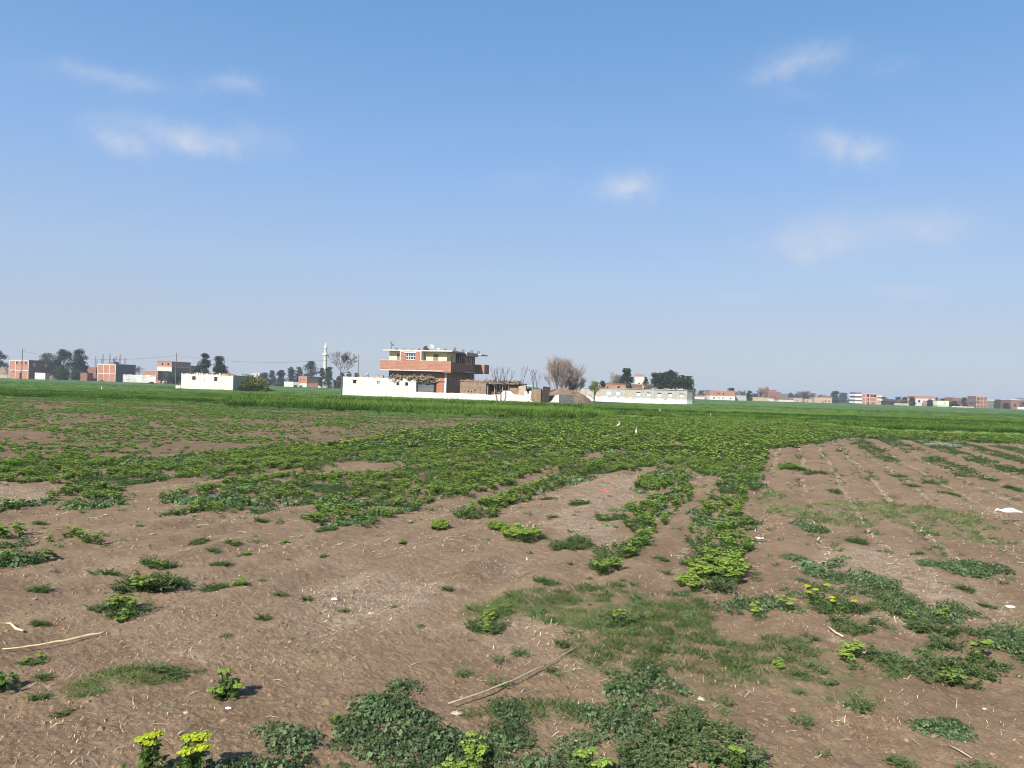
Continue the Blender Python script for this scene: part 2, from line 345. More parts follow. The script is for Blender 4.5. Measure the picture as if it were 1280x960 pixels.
c = gmix(gmr(gn(1.3), .35, .65), (0.180, 0.116, 0.066), (0.275, 0.184, 0.110))
c = gmix(gmr(gn(5, 8, .75), .52, .64, 0, .55), c, (0.17, 0.11, 0.068))
c = gmix(gmr(gn(14, 6), .50, .72, 0, .6), c, (0.38, 0.275, 0.165))
c = gmix(gmr(gn(55, 4), .54, .66, 0, .6), c, (0.125, 0.082, 0.053))
c = gmix(gmr(gn(130, 3), .60, .68, 0, .8), c, (0.46, 0.37, 0.27))
c = gmix(gmr(gn(210, 2), .60, .68, 0, .5), c, (0.10, 0.065, 0.045))
c = gmix(gmr(gn(0.4, 4), .5, .7, 0, .35), c, (0.34, 0.245, 0.145))
c = gmix(gm('MULTIPLY', ga('dark'), gmr(gn(2.2, 5), .3, .6, .5, .95)), c, (0.165, 0.108, 0.064))
c = gmix(gm('MULTIPLY', ga('straw'), gmr(gn(7, 8, .8), .40, .66, 0, .75)), c, (0.38, 0.29, 0.20))
c = gmix(gm('MULTIPLY', ga('straw'), gmr(gn(60, 3, .8), .54, .64, 0, .8)), c, (0.50, 0.40, 0.29))
c = gmix(gm('MULTIPLY', ga('green'), gmr(gn(5, 6), .36, .62, 0, .7)), c, (0.15, 0.15, 0.065))
fieldc = gmix(gmr(gn(0.05, 4, .5, (0.35, 3.0, 1)), .42, .58), (0.045, 0.088, 0.02), (0.075, 0.14, 0.03))
c = gmix(ga('far'), c, fieldc)
L.new(c, b.inputs['Base Color'])
bp = N.new('ShaderNodeBump'); bp.inputs['Strength'].default_value = 0.65; bp.inputs['Distance'].default_value = 0.02
hsum = gm('ADD', gm('MULTIPLY', gn(38, 8, .75), 1.0), gm('MULTIPLY', gn(150, 4, .75), 0.5)); L.new(hsum, bp.inputs['Height']); L.new(bp.outputs[0], b.inputs['Normal'])

# ------------------------------------------------------------------ small plant templates
class T:                                              # triangle soup template
    def __init__(s): s.V = []; s.F = []; s.m = []; s.t = []
    def leaf(s, p, d, L, w, m, t, droop=0.25, fold=0.25):
        p = Vector(p); d = Vector(d).normalized(); side = d.cross(Vector((0, 0, 1)))
        side = side.normalized() if side.length > 1e-3 else Vector((1, 0, 0))
        n = side.cross(d).normalized(); k = len(s.V)
        tip = p+d*L-Vector((0, 0, L*droop)); mid = p+d*L*0.55
        s.V += [p, mid+side*w/2+n*w*fold, tip, mid-side*w/2+n*w*fold]; s.F += [(k, k+1, k+2), (k, k+2, k+3)]; s.m += [m, m]; s.t += [t]*4
    def rleaf(s, p, n, r, m, t, rng, cup=0.25, nn=6):
        p = Vector(p); n = Vector(n).normalized(); a = n.orthogonal().normalized(); bq = n.cross(a); k = len(s.V)
        s.V.append(p); s.t.append(t*0.8); o = rng.random()*6
        for i in range(nn):
            an = o+i*2*math.pi/nn; q = r*(rng.uniform(.8, 1.15) if nn < 8 else (rng.uniform(.55, .75) if i % 2 else rng.uniform(.95, 1.2)))
            s.V.append(p+(a*math.cos(an)+bq*math.sin(an))*q+n*r*cup*(1 if i % 2 else .3)); s.t.append(t)
        for i in range(nn): s.F.append((k, k+1+i, k+1+(i+1) % nn)); s.m.append(m)
    def stem(s, a, b, r, m=4, t=.3):
        a = Vector(a); b = Vector(b); d = (b-a).normalized(); x = d.orthogonal().normalized(); y = d.cross(x); k = len(s.V)
        for q in (a, b):
            for i in range(3):
                an = i*2.094; s.V.append(q+(x*math.cos(an)+y*math.sin(an))*r); s.t.append(t)
        for i in range(3):
            j = (i+1) % 3; s.F += [(k+i, k+j, k+3+j), (k+i, k+3+j, k+3+i)]; s.m += [m, m]
    def arr(s):
        s.V = np.array([tuple(v) for v in s.V], np.float32); s.F = np.array(s.F, np.int32); s.m = np.array(s.m, np.int32); s.t = np.array(s.t, np.float32); return s
def sph(rng, lo=0.1, hi=1.0):
    a = rng.random()*2*math.pi; z = rng.uniform(lo, hi); r = math.sqrt(max(0, 1-z*z)); return Vector((r*math.cos(a), r*math.sin(a), z))
def head(t, c, rad, rng, m, n):                        # a domed flower head of many small bracts
    for _ in range(n):
        d = sph(rng, 0.05, 1); p = Vector(c)+Vector((d.x, d.y, d.z*0.55))*rad*rng.uniform(.55, 1)
        t.rleaf(p, (d.x*.6, d.y*.6, 1), rad*rng.uniform(.17, .28), m, rng.uniform(.2, 1), rng, .3, 5)
def t_spurge(seed, det=2):                             # unit: about 0.3 wide 0.2 high
    rng = random.Random(seed); t = T(); ns = {2: 12, 1: 8, 0: 5}[det]
    for i in range(ns):
        a = rng.random()*6.283; lean = rng.uniform(.15, .8); h = rng.uniform(.11, .20)*(1-lean*.3)
        d = Vector((math.cos(a)*lean, math.sin(a)*lean, 1)).normalized(); top = d*h; top.z = h*rng.uniform(.8, 1)
        if det == 2: t.stem((0, 0, 0), top, .002, 4, .2)
        for k in range({2: 16, 1: 7, 0: 3}[det]):
            f = rng.uniform(.15, .95); b = rng.random()*6.283
            L = {2: .028, 1: .042, 0: .075}[det]*rng.uniform(.7, 1.3)
            t.leaf(top*f, (math.cos(b), math.sin(b), rng.uniform(0, .7)), L, L*.5, 2, rng.uniform(0, .9))
        if det == 0:
            t.rleaf(top+Vector((0, 0, .01)), (rng.uniform(-.3, .3), rng.uniform(-.3, .3), 1), .035, 1, rng.uniform(.2, 1), rng, .3, 5)
        else: head(t, top, rng.uniform(.026, .042), rng, 1, {2: 26, 1: 7}[det])
    return t.arr()
def t_mallow(seed, det=2, m=5, rs=1.0):                # rounded leaves close to the soil
    rng = random.Random(seed); t = T(); n = {2: 125, 1: 36, 0: 12}[det]; r = {2: .019, 1: .028, 0: .048}[det]*rs
    for i in range(n):
        a = rng.random()*6.283; q = math.sqrt(rng.random())*.17; h = rng.uniform(.02, .095)*(1.15-q/.2)
        p = Vector((math.cos(a)*q, math.sin(a)*q, h+.01))
        if det == 2 and i % 2 == 0: t.stem((p.x*.4, p.y*.4, 0), p, .0013, 4, .3)
        t.rleaf(p, (math.cos(a)*.6+rng.uniform(-.8, .8), math.sin(a)*.6+rng.uniform(-.8, .8), rng.uniform(.25, 1.2)), r*rng.choice((.5, .7, .9, 1.2)), m, rng.random()**1.3, rng, rng.uniform(-.5, .6), 8 if det == 2 else 6)
    return t.arr()
def t_weed(seed, det=2, m=0):                          # feathery dark weed
    rng = random.Random(seed); t = T(); n = {2: 26, 1: 12, 0: 6}[det]
    for i in range(n):
        a = rng.random()*6.283; l = rng.uniform(.07, .19); d = Vector((math.cos(a), math.sin(a), rng.uniform(.15, 1.1))).normalized()
        if det == 2: t.stem((0, 0, 0), d*l, .0012, 4, .3)
        for k in range({2: 11, 1: 6, 0: 3}[det]):
            f = rng.uniform(.25, 1); b = a+rng.choice((-1, 1))*rng.uniform(.4, 1.2); L = {2: .028, 1: .040, 0: .07}[det]*rng.uniform(.7, 1.3)
            t.leaf(d*l*f, (math.cos(b), math.sin(b), rng.uniform(-.1, .7)), L, L*{2: .5, 1: .5, 0: .6}[det], m, rng.random())
    return t.arr()
def t_grass(seed, n=26, h=.05, w=.0028, spread=.07, m=3):
    rng = random.Random(seed); t = T()
    for i in range(n):
        a = rng.random()*6.283; q = math.sqrt(rng.random())*spread; b = rng.random()*6.283; le = rng.uniform(.2, 1.3); hh = h*rng.uniform(.5, 1.3)
        t.leaf((math.cos(a)*q, math.sin(a)*q, 0), (math.cos(b)*le, math.sin(b)*le, 1), hh*1.2, w*rng.uniform(.8, 1.5), m, rng.random(), .15, .1)
    return t.arr()
def t_crop(seed, n=9):                                  # young leafy crop plant
    rng = random.Random(seed); t = T()
    for i in range(n):
        b = rng.random()*6.283; L = rng.uniform(.07, .15)
        t.leaf((0, 0, .01), (math.cos(b), math.sin(b), rng.uniform(.3, 1.4)), L, L*.5, 2, rng.uniform(.1, .9), .3)
    return t.arr()
class Soup:
    def __init__(s): s.V = []; s.F = []; s.m = []; s.t = []; s.n = 0
    def put(s, tp, P, rz, sc, dt=None, zs=None, tilt=None):
        N_ = len(P)
        if N_ == 0: return
        c, si = np.cos(rz)[:, None], np.sin(rz)[:, None]; v = tp.V[None]; sc = np.asarray(sc)[:, None]
        zz_ = v[:, :, 2]*sc*(1 if zs is None else np.asarray(zs)[:, None])
        x = (v[:, :, 0]*c - v[:, :, 1]*si)*sc; y = (v[:, :, 0]*si+v[:, :, 1]*c)*sc
        s.V.append(np.stack([x+P[:, 0:1], y+P[:, 1:2], zz_+P[:, 2:3]], -1).reshape(-1, 3).astype(np.float32))
        nv = len(tp.V); s.F.append((tp.F[None]+(np.arange(N_)*nv)[:, None, None]+s.n).reshape(-1, 3)); s.m.append(np.tile(tp.m, N_))
        tt = tp.t[None]+(0 if dt is None else np.asarray(dt)[:, None]); s.t.append(np.clip(tt+np.zeros((N_, 1)), 0, 1).ravel()); s.n += N_*nv
    def obj(s, name, parent=None, mats=None):
        return meshobj(name, np.vstack(s.V), np.vstack(s.F), mats or VM, parent, np.concatenate(s.m), np.concatenate(s.t))
rg = np.random.default_rng(7)
def scatter(density, x0, x1, y0, y1):
    n = rg.poisson(density*(x1-x0)*(y1-y0)); return rg.uniform(x0, x1, n), rg.uniform(y0, y1, n)
def view_ok(x, y, m=0.06): return (np.abs(x) < y*(0.70+m)+0.6) & (y > 1.5)

SP = [[t_spurge(s, d) for s in range(4)] for d in range(3)]
ML = [[t_mallow(10+s, d, 5, (.8 if d == 2 else 1)) for s in range(4)] for d in range(3)]
WD = [[t_weed(20+s, d) for s in range(4)] for d in range(3)]
GR = [t_grass(30+s, 30, .045, .0032, .08) for s in range(4)]
GRf = [t_grass(40+s, 16, .06, .007, .11) for s in range(3)]
CR = [t_crop(50+s) for s in range(4)]

# ------------------------------------------------------------------ weed cover
MASS_FIELD = [WP(p) for p in [
 [(-60,577),(0,577),(84,571),(144,577),(208,571),(289,564),(370,559),(430,557),(430,581),(336,591),(296,597),(252,602),(188,603),(134,606),(67,607),(0,604),(-60,606)],
 [(77,612),(120,604),(188,600),(200,606),(150,612),(158,632),(135,639),(95,638),(70,630),(0,641),(-30,640),(0,633),(50,627)],
 [(430,557),(497,544),(564,535),(640,528),(700,524),(760,521),(850,525),(1018,531),(1119,541),(1280,546),(1400,552),(1400,562),(1280,556),(1140,551),(1060,548),(1000,560),(957,562),(951,595),(948,612),(905,600),(860,588),(820,590),(785,590),(752,594),(735,604),(700,611),(672,618),(665,625),(645,631),(618,648),(575,651),(571,645),(605,628),(645,615),(680,606),(705,583),(752,575),(759,567),(745,565),(690,590),(631,609),(588,623),(531,634),(510,644),(463,661),(430,667),(395,662),(380,650),(400,640),(385,630),(343,641),(289,645),(208,644),(237,636),(201,624),(252,611),(302,599),(356,596),(403,582),(430,580)],
 [(783,618),(800,600),(860,578),(862,600),(830,612),(800,620)],
 [(752,720),(759,695),(776,681),(786,668),(793,648),(786,641),(816,628),(862,594),(862,631),(843,638),(826,668),(806,681),(799,708),(786,720)],
 [(905,600),(925,585),(955,560),(957,575),(951,595),(948,612),(935,625),(925,640),(935,655),(945,672),(940,690),(925,700),(935,720),(925,745),(900,752),(870,750),(857,735),(860,715),(868,690),(858,660),(870,640),(885,625),(895,610)],
 [(-30,674),(40,670),(90,672),(134,678),(120,683),(60,680),(0,686),(-30,690)],[(-30,704),(20,695),(90,697),(70,702),(10,709),(-30,712)],
]]
MASS_MALLOW = [WP(p) for p in [
 [(262,962),(285,932),(330,916),(400,918),(428,922),(440,882),(470,862),(530,868),(548,890),(540,912),(565,905),(590,887),(630,880),(640,905),(645,930),(700,940),(722,905),(735,872),(752,846),(790,838),(832,850),(862,880),(895,900),(922,925),(938,962),(938,1100),(240,1100)],
 [(994,705),(1020,700),(1060,702),(1068,724),(1112,730),(1152,740),(1180,754),(1206,777),(1208,790),(1186,788),(1200,802),(1197,814),(1172,814),(1152,800),(1145,787),(1118,774),(1085,780),(1105,804),(1065,797),(1038,790),(1018,770),(996,764),(1000,745),(1030,735),(1010,722)],
 [(1206,800),(1235,790),(1280,788),(1330,800),(1330,860),(1280,850),(1262,828),(1215,815)],
 [(1041,820),(1085,820),(1118,832),(1152,834),(1206,824),(1246,844),(1253,870),(1220,875),(1180,868),(1152,851),(1125,851),(1092,848),(1058,834)],
 [(905,768),(915,752),(950,752),(990,765),(994,776),(960,782),(920,780)],
]]
EXCL = [WP(p) for p in [[(540,893),(600,868),(645,850),(650,872),(600,893),(556,915)],[(430,577),(512,581),(507,587),(443,597),(395,592)],[(638,903),(690,898),(722,905),(715,930),(660,932),(640,920)],[(497,902),(541,900),(540,922),(505,918)],
        [(820,556),(840,552),(862,556),(845,560)],[(800,586),(830,580),(840,586),(815,594)]]]
def lod(d): return np.where(d < 7.5, 2, np.where(d < 19, 1, 0))
rows = Soup()
def put_kind(soup, tabs, x, y, sc, dt, mask, zs=None):
    d = np.hypot(x, y); l = lod(d); pick = rg.integers(0, 4, len(x)); z = gz(x, y)-0.004
    for L_ in range(3):
        for k in range(4):
            q = mask & (l == L_) & (pick == k)
            if q.any(): soup.put(tabs[L_][k], np.stack([x[q], y[q], z[q]], -1), rg.uniform(0, 6.283, q.sum()), sc[q], dt[q], None if zs is None else zs[q])
def mixed_cover(polys, dens_near, dens_far, name, label, lime, jit=.10, blue=0.3, sc0=1.0, excl=True, thr=.33):
    soup = Soup(); sp2 = Soup()
    for (y0, y1, dn) in ((1.5, 8, dens_near), (8, 19, dens_near*.8), (19, 60, dens_far)):
        x, y = scatter(dn, -0.78*y1-1, 0.78*y1+1, y0, y1)
        ok = view_ok(x, y) & softin(x, y, polys, jit*(1 if y0 < 19 else 2))
        if excl: ok &= ~softin(x, y, EXCL, .05)
        x, y = x[ok], y[ok]
        n = len(x)
        if not n: continue
        patch = fbm(x*1.6+3, y*1.6, 61, 3); lm = lime(x, y)
        kk = patch + rg.uniform(-.16, .16, n)
        isl = kk > (1-lm)
        thin = fbm(x*2.3, y*2.3, 71, 3)+rg.uniform(-.12, .12, n)+.06*np.cos((x*FN[0]+y*FN[1])/.64*6.283)*(thr < .35) > thr
        if y0 >= 19: thin |= rg.random(n) < .4
        isb = (~isl) & (fbm(x*.8, y*.8, 81, 2) > (1-blue)*0.75) 
        sc = rg.uniform(.6, 1.25, n)*sc0; 
        if y0 >= 19: sc *= 1.25
        dt = rg.uniform(-.3, .25, n)
        put_kind(soup, SP, x, y, sc, dt, isl & thin, rg.uniform(.7, 1.15, n))
        put_kind(soup, ML, x, y, sc, dt, isb & thin)
        put_kind(soup, WD, x, y, sc, dt, (~isl) & (~isb) & thin)
    o = soup.obj(name); tag(o, label, 'weeds', kind='stuff'); return o
P_r = gpx(960, 540)
def lime_field(x, y):
    d = np.hypot(x, y); ang = np.degrees(np.arctan2(x, y))
    base = 0.55 + 0.16*sst(0, 14, ang)*sst(13, 22, d) + 0.05*np.cos((x*FN[0]+y*FN[1])/.64*6.283) - 0.12*sst(8, 18, ang)*sst(24, 30, d)*0 - 0.12*sst(14, 22, ang)*sst(14, 20, d)
    return np.where(d > 33, base-0.02, base)
mixed_cover(MASS_FIELD, 95, 34, 'weed_cover', 'mass of dark weeds and lime green spurge covering the field', lime_field, jit=.055, blue=.26, sc0=.74)
mixed_cover(MASS_MALLOW, 78, 30, 'mallow_cover', 'mat of low bluish green mallow weeds over foreground soil', lambda x, y: 0.20+0*x, jit=.05, blue=.40, sc0=.64, thr=.36)
# sparse rows of weeds on the right hand bare field and over the rest of the bare soil
RGT = [WP([(1065,547),(1280,560),(1420,570),(1420,640),(1280,612),(1160,592),(1060,566)])]
BAREALL = [WP([(-300,600),(500,600),(1600,545),(2600,1400),(-1500,1400)])]
sp_ = Soup()
x, y = scatter(60, -35, 45, 12, 40); c_ = x*FN[0]+y*FN[1]
ok = view_ok(x, y) & softin(x, y, RGT, .2) & (np.cos((c_+.0)/.64*6.283*.5) > .0) & (fbm(x*.9, y*.9, 91, 3)+rg.uniform(-.14, .14, len(x)) > .50-.10*sst(26, 38, y))
put_kind(sp_, WD, x, y, rg.uniform(.35, .8, len(x)), rg.uniform(-.2, .2, len(x)), ok)
x, y = scatter(16, 2, 34, 8, 40); c_ = x*FN[0]+y*FN[1]; p_ = ((c_+(fbm(x*.5, y*.5, 3, 3)-.5)*.20)/.64) % 1
ok = view_ok(x, y) & (x > gpx(958, 620)[0]*y/gpx(958, 620)[1]) & (np.abs(p_-.5) < .22) & (fbm(x*.7, y*.7, 95, 3)+rg.uniform(-.12, .12, len(x)) > .47)
put_kind(sp_, WD, x, y, rg.uniform(.2, .65, len(x)), rg.uniform(-.1, .4, len(x)), ok)
x, y = scatter(2.8, -24, 30, 2, 26)
ok = view_ok(x, y) & (fbm(x*.9, y*.9, 93, 3)+rg.uniform(-.1, .1, len(x)) > .54) & inpoly(x, y, BAREALL[0])
put_kind(sp_, WD, x, y, rg.uniform(.15, .5, len(x)), rg.uniform(-.2, .2, len(x)), ok)
x, y = scatter(1.2, -24, 30, 4, 26)
ok = view_ok(x, y) & inpoly(x, y, BAREALL[0])
put_kind(sp_, ML, x, y, rg.uniform(.12, .3, len(x)), rg.uniform(-.2, .2, len(x)), ok)
x, y = scatter(26, -12, 14, 2, 18); ok = view_ok(x, y) & softin(x, y, GRASSZ, .12) & (fbm(x*2, y*2, 97, 3) > .46)
put_kind(sp_, WD, x, y, rg.uniform(.2, .5, len(x)), rg.uniform(0, .5, len(x)), ok)
x, y = scatter(16, -14, 16, 2, 24); ok = view_ok(x, y) & softin(x, y, MASS_MALLOW+MASS_FIELD+GRASSZ[:1], .42) & (fbm(x*2.2, y*2.2, 98, 3)+rg.uniform(-.1, .1, len(x)) > .48)
put_kind(sp_, WD, x, y, rg.uniform(.2, .55, len(x)), rg.uniform(-.1, .4, len(x)), ok & (rg.random(len(x)) < .6)); put_kind(sp_, ML, x, y, rg.uniform(.2, .5, len(x)), rg.uniform(-.1, .4, len(x)), ok & (rg.random(len(x)) < .4))
tag(sp_.obj('seedling_cover'), 'scattered small weed seedlings on bare brown soil', 'weeds', kind='stuff')

# grass
gs = Soup()
for (y0, y1, dn, tabs) in ((2, 8, 300, GR), (8, 20, 90, GRf)):
    x, y = scatter(dn, -.76*y1, .76*y1, y0, y1); ok = view_ok(x, y) & softin(x, y, GRASSZ, .10) & (fbm(x*2.5, y*2.5, 101, 3)+rg.uniform(-.14, .14, len(x)) > .44)
    x, y = x[ok], y[ok]; z = gz(x, y)-.003; tt = (fbm(x*1.3, y*1.3, 111, 3)-.5)*1.6
    for k in range(len(tabs)):
        q = np.arange(len(x)) % len(tabs) == k
        gs.put(tabs[k], np.stack([x[q], y[q], z[q]], -1), rg.uniform(0, 6.28, q.sum()), rg.uniform(.4, 1.0, q.sum()), tt[q])
tag(gs.obj('grass'), 'short sparse creeping grass over brown soil', 'grass', kind='stuff')

# young crop on the left
cs = Soup()
x, y = scatter(28, -48, 6, 15, 58); ang = 0.02
rowc = (y + x*0.10 + (fbm(x*.2, y*.2, 121, 2)-.5)*.6)
ok = view_ok(x, y, .02) & inpoly(x, y, CROPZ) & (fbm(x*.45, y*.45, 122, 3)+rg.uniform(-.12, .12, len(x)) > .43-.10*np.cos(rowc/.9*6.283)+.10*sst(-8, 4, x))
x, y = x[ok], y[ok]; z = gz(x, y)
for k in range(4):
    q = np.arange(len(x)) % 4 == k
    cs.put(CR[k], np.stack([x[q], y[q], z[q]], -1), rg.uniform(0, 6.28, q.sum()), rg.uniform(.4, .95, q.sum()), rg.uniform(.0, .8, q.sum()))
tag(cs.obj('young_crop'), 'low young leafy crop plants on dark tilled soil', 'crop', kind='stuff')

# ------------------------------------------------------------------ tall green crop fields
COMP = [(-25.5,107),(-14,103.5),(3,97.5),(8,95),(12,98),(18,112),(34,131),(34,185),(-26,185)]
HUTZ = [(-57,121),(-41,118),(-41,128),(-57,131)]
def lanes(x, y):
    g = (np.abs(y-(140+0.03*x)) < 1.0) & (x < -8)
    g |= (np.abs(y-(205+0.02*x)) < 1.2)
    for k_, q_ in ((56, .03), (70, -.02), (88, .02), (112, .03)): g |= (np.abs(y-(k_+q_*x)) < .35+.0035*k_) & (fbm(x*.08, y*0+k_, 155, 2) > .42)
    return g
def in_field(x, y):
    ed = crop_edge(x)+(fbm(x*.6, y*.6, 131, 3)-.5)*1.2
    lim = np.interp(x, [-260,-60,0,60,200,400], [250,255,300,360,395,380])
    return (y > ed) & (y < lim) & ~inpoly(x, y, COMP) & ~inpoly(x, y, HUTZ) & ~lanes(x, y)
thc = np.radians(np.linspace(-41, 41, 560)); rc = [40.0]
while rc[-1] < 560: rc.append(rc[-1]*1.006 if rc[-1] < 120 else rc[-1]*1.012)
rc = np.array(rc); cx = np.outer(rc, np.sin(thc)); cy = np.outer(rc, np.cos(thc))
def canopy_h(x, y):
    tall = np.where((y < 80) & (x > gpx(287, 508)[0]*y/gpx(287, 508)[1]) & (x < 6), .40, .24)
    tall = np.where((x > 6), .26, tall)
    return tall*(0.55+.6*fbm(x*1.2, y*2.2, 141, 3)) + .10*(fbm(x*.07, y*.45, 143, 3)-.5)
inf = in_field(cx, cy); ch = np.where(inf, canopy_h(cx, cy)*np.where(cy < 75, .45, .9), -.05)
VV = np.stack([cx, cy, ch], -1).reshape(-1, 3); nt_ = len(thc)
i, j = np.meshgrid(np.arange(len(rc)-1), np.arange(nt_-1), indexing='ij')
QQ = np.stack([i*nt_+j, (i+1)*nt_+j, (i+1)*nt_+j+1, i*nt_+j+1], -1).reshape(-1, 4)[:, ::-1]
keep = inf.ravel()[QQ].any(1); QQ = QQ[keep]
m_can = bpy.data.materials.new('crop_green'); m_can.use_nodes = True
t = m_can.node_tree; N = t.nodes; L = t.links; b = N['Principled BSDF']; b.inputs['Roughness'].default_value = .8; b.inputs['Specular IOR Level'].default_value = .2
tcn = N.new('ShaderNodeTexCoord')
a1 = gn(.07, 4, .5, (.5, 3, 1)); c = gmix(gmr(a1, .42, .58), (0.052, 0.105, 0.020), (0.115, 0.205, 0.036))
c = gmix(gmr(gn(.9, 6), .45, .65, 0, .6), c, (0.13, 0.18, 0.05)); c = gmix(gmr(gn(.06, 4, .55, (.15, 1.6, 1)), .52, .60, 0, .8), c, (0.022, 0.048, 0.012))
L.new(c, b.inputs['Base Color'])
can = meshobj('crop_field', VV, QQ, m_can, smooth=False); tag(can, 'flat green crop fields stretching to the villages', 'crop', kind='stuff')
V_CROP = leafmat('crop_blade', (0.030, 0.068, 0.012), (0.185, 0.29, 0.05), .28)
V_CROP2 = leafmat('tall_crop_blade', (0.018, 0.055, 0.010), (0.080, 0.165, 0.032), .25)
wt = [t_grass(60+s, 12, .36, .030, .20, 0) for s in range(3)]
ws = Soup()
for (y0, y1, dn) in ((38, 62, 15), (62, 90, 6.0), (90, 140, 1.8)):
    x, y = scatter(dn, -.74*y1, .74*y1, y0, y1); ok = view_ok(x, y, .01) & in_field(x, y) & (rg.random(len(x)) > .12)
    x, y = x[ok], y[ok]; h = canopy_h(x, y); tall = (h > .27) & (x < 6) & (y < 80)
    dt = (fbm(x*.3, y*.9, 151, 3)-.5)*.9+(fbm(x*.035, y*.30, 153, 3)-.5)*2.4+rg.uniform(-.15, .15, len(x))
    for k in range(3):
        q = np.arange(len(x)) % 3 == k
        ws.put(wt[k], np.stack([x[q], y[q], h[q]*0.15], -1), rg.uniform(0, 6.28, q.sum()), rg.uniform(.7, 1.3, q.sum()), dt[q]-.08+rg.uniform(-.25, .25, q.sum()), h[q]*rg.uniform(2.4, 3.9, q.sum()))
w_o = ws.obj('crop_blades', mats=[V_CROP]); w_o.name = 'leafy_crop'; tag(w_o, 'dense bright green crop leaves at the near side of the fields', 'crop', kind='stuff')

# ------------------------------------------------------------------ straw bits and clods
st = Soup(); tq = T(); tq.V = [Vector(p) for p in ((-.5,-.5,0),(.5,-.42,.0),(.5,.4,.4),(-.5,.5,.3),(0,.0,.9))]; tq.F = [(0,1,4),(1,2,4),(2,3,4),(3,0,4)]; tq.m = [0]*4; tq.t = [.5]*5; tq.arr()
def strips(n_d, y0, y1, lmin, lmax, wmin, wmax, cond):
    x, y = scatter(n_d, -.76*y1, .76*y1, y0, y1); ok = view_ok(x, y) & cond(x, y); x, y = x[ok], y[ok]; n = len(x)
    a = rg.normal(math.atan2(FD[1], FD[0])*0+0.3, 1.3, n); l = rg.uniform(lmin, lmax, n)*rg.choice([.4, .7, 1], n); w = rg.uniform(wmin, wmax, n)
    ca, sa = np.cos(a), np.sin(a); z = gz(x, y)
    P0 = np.stack([x-ca*l/2, y-sa*l/2], -1); P1 = np.stack([x+ca*l/2, y+sa*l/2], -1); bend = rg.normal(0, .05, n)*l
    Pm = np.stack([x-sa*bend, y+ca*bend], -1); nrm = np.stack([-sa, ca], -1)*w[:, None]/2
    def P3(p, dz): return np.column_stack([p, np.maximum(gz(p[:, 0], p[:, 1]), z-.01)+dz])
    lift = rg.uniform(.003, .012, n); tip = rg.exponential(.006, n)
    vs = np.stack([P3(P0-nrm, lift*.5), P3(P0+nrm, lift*.5), P3(Pm-nrm, lift+.004), P3(Pm+nrm, lift+.004), P3(P1-nrm, lift*.5+tip), P3(P1+nrm, lift*.5+tip)], 1).reshape(-1, 3)
    f = np.array([(0, 2, 1), (1, 2, 3), (2, 4, 3), (3, 4, 5)]); Fs = (f[None]+(np.arange(n)*6)[:, None, None]+st.n).reshape(-1, 3)
    st.V.append(vs.astype(np.float32)); st.F.append(Fs); st.m.append(np.zeros(len(Fs), int)); st.t.append(np.repeat(rg.random(n), 6)); st.n += n*6
strips(330, 2, 7, .01, .05, .0012, .0038, lambda x, y: fbm(x*1.8, y*1.8, 161, 4)+rg.uniform(-.09, .09, len(x)) > .52)
strips(26, 2, 7, .04, .13, .0015, .004, lambda x, y: fbm(x*1.3, y*1.3, 162, 4)+rg.uniform(-.08, .08, len(x)) > .50)
strips(110, 7, 16, .02, .09, .004, .009, lambda x, y: (fbm(x*1.5, y*1.5, 163, 4) > .5) & inpoly(x, y, BAREALL[0]))
strips(260, 3, 16, .015, .08, .002, .006, lambda x, y: softin(x, y, STRAW, .12) & (rg.random(len(x)) < np.where(y > 8, .5, 1)))
def onstub(x, y):
    c = x*FN[0]+y*FN[1]; p = ((c+(fbm(x*.5, y*.5, 3, 3)-.5)*.20)/.64) % 1
    return (np.abs(p-.5) < .07) & ((x > gpx(955, 620)[0]*y/gpx(955, 620)[1]) | (rg.random(len(x)) < .3)) & (fbm(x*1.2, y*1.2, 165, 3) > .40)
strips(220, 7, 30, .03, .12, .006, .018, onstub)
V_STRAW = leafmat('dry_straw', (0.30, 0.215, 0.14), (0.66, 0.54, 0.38), 0.0, .8, .1)
tag(st.obj('straw_litter', mats=[V_STRAW]), 'broken pale straw and stubble bits strewn over the soil', 'straw', kind='stuff')
V_CLOD = leafmat('soil_clod', (0.14, 0.09, 0.054), (0.31, 0.212, 0.135), 0.0, .95, .1)
cl = Soup(); ck = T()
pts = [(1,0,.1),(.3,.9,.1),(-.8,.6,.1),(-.9,-.5,.1),(.3,-1,.1),(.5,.1,.8),(-.2,.4,.9),(-.1,-.4,.75)]
ck.V = [Vector(p) for p in pts]; ck.F = [(0,1,5),(1,6,5),(1,2,6),(2,3,7),(2,7,6),(3,4,7),(4,0,5),(4,5,7),(5,6,7)]; ck.m = [0]*9; ck.t = [.5]*8; ck.arr()
for (y0, y1, dn, s0) in ((2, 7, 1500, .0048), (2, 7, 170, .011), (7, 16, 190, .012)):
    x, y = scatter(dn, -.76*y1, .76*y1, y0, y1); ok = view_ok(x, y) & (fbm(x*2.5, y*2.5, 171, 3)+rg.uniform(-.15, .15, len(x)) > (.46 if s0 < .01 else .5)); x, y = x[ok], y[ok]
    cl.put(ck, np.stack([x, y, gz(x, y)-.002], -1), rg.uniform(0, 6.28, len(x)), s0*rg.exponential(.55, len(x))  .clip(.25, 1.7), rg.uniform(-.5, .4, len(x)), rg.uniform(.5, 1.1, len(x)))
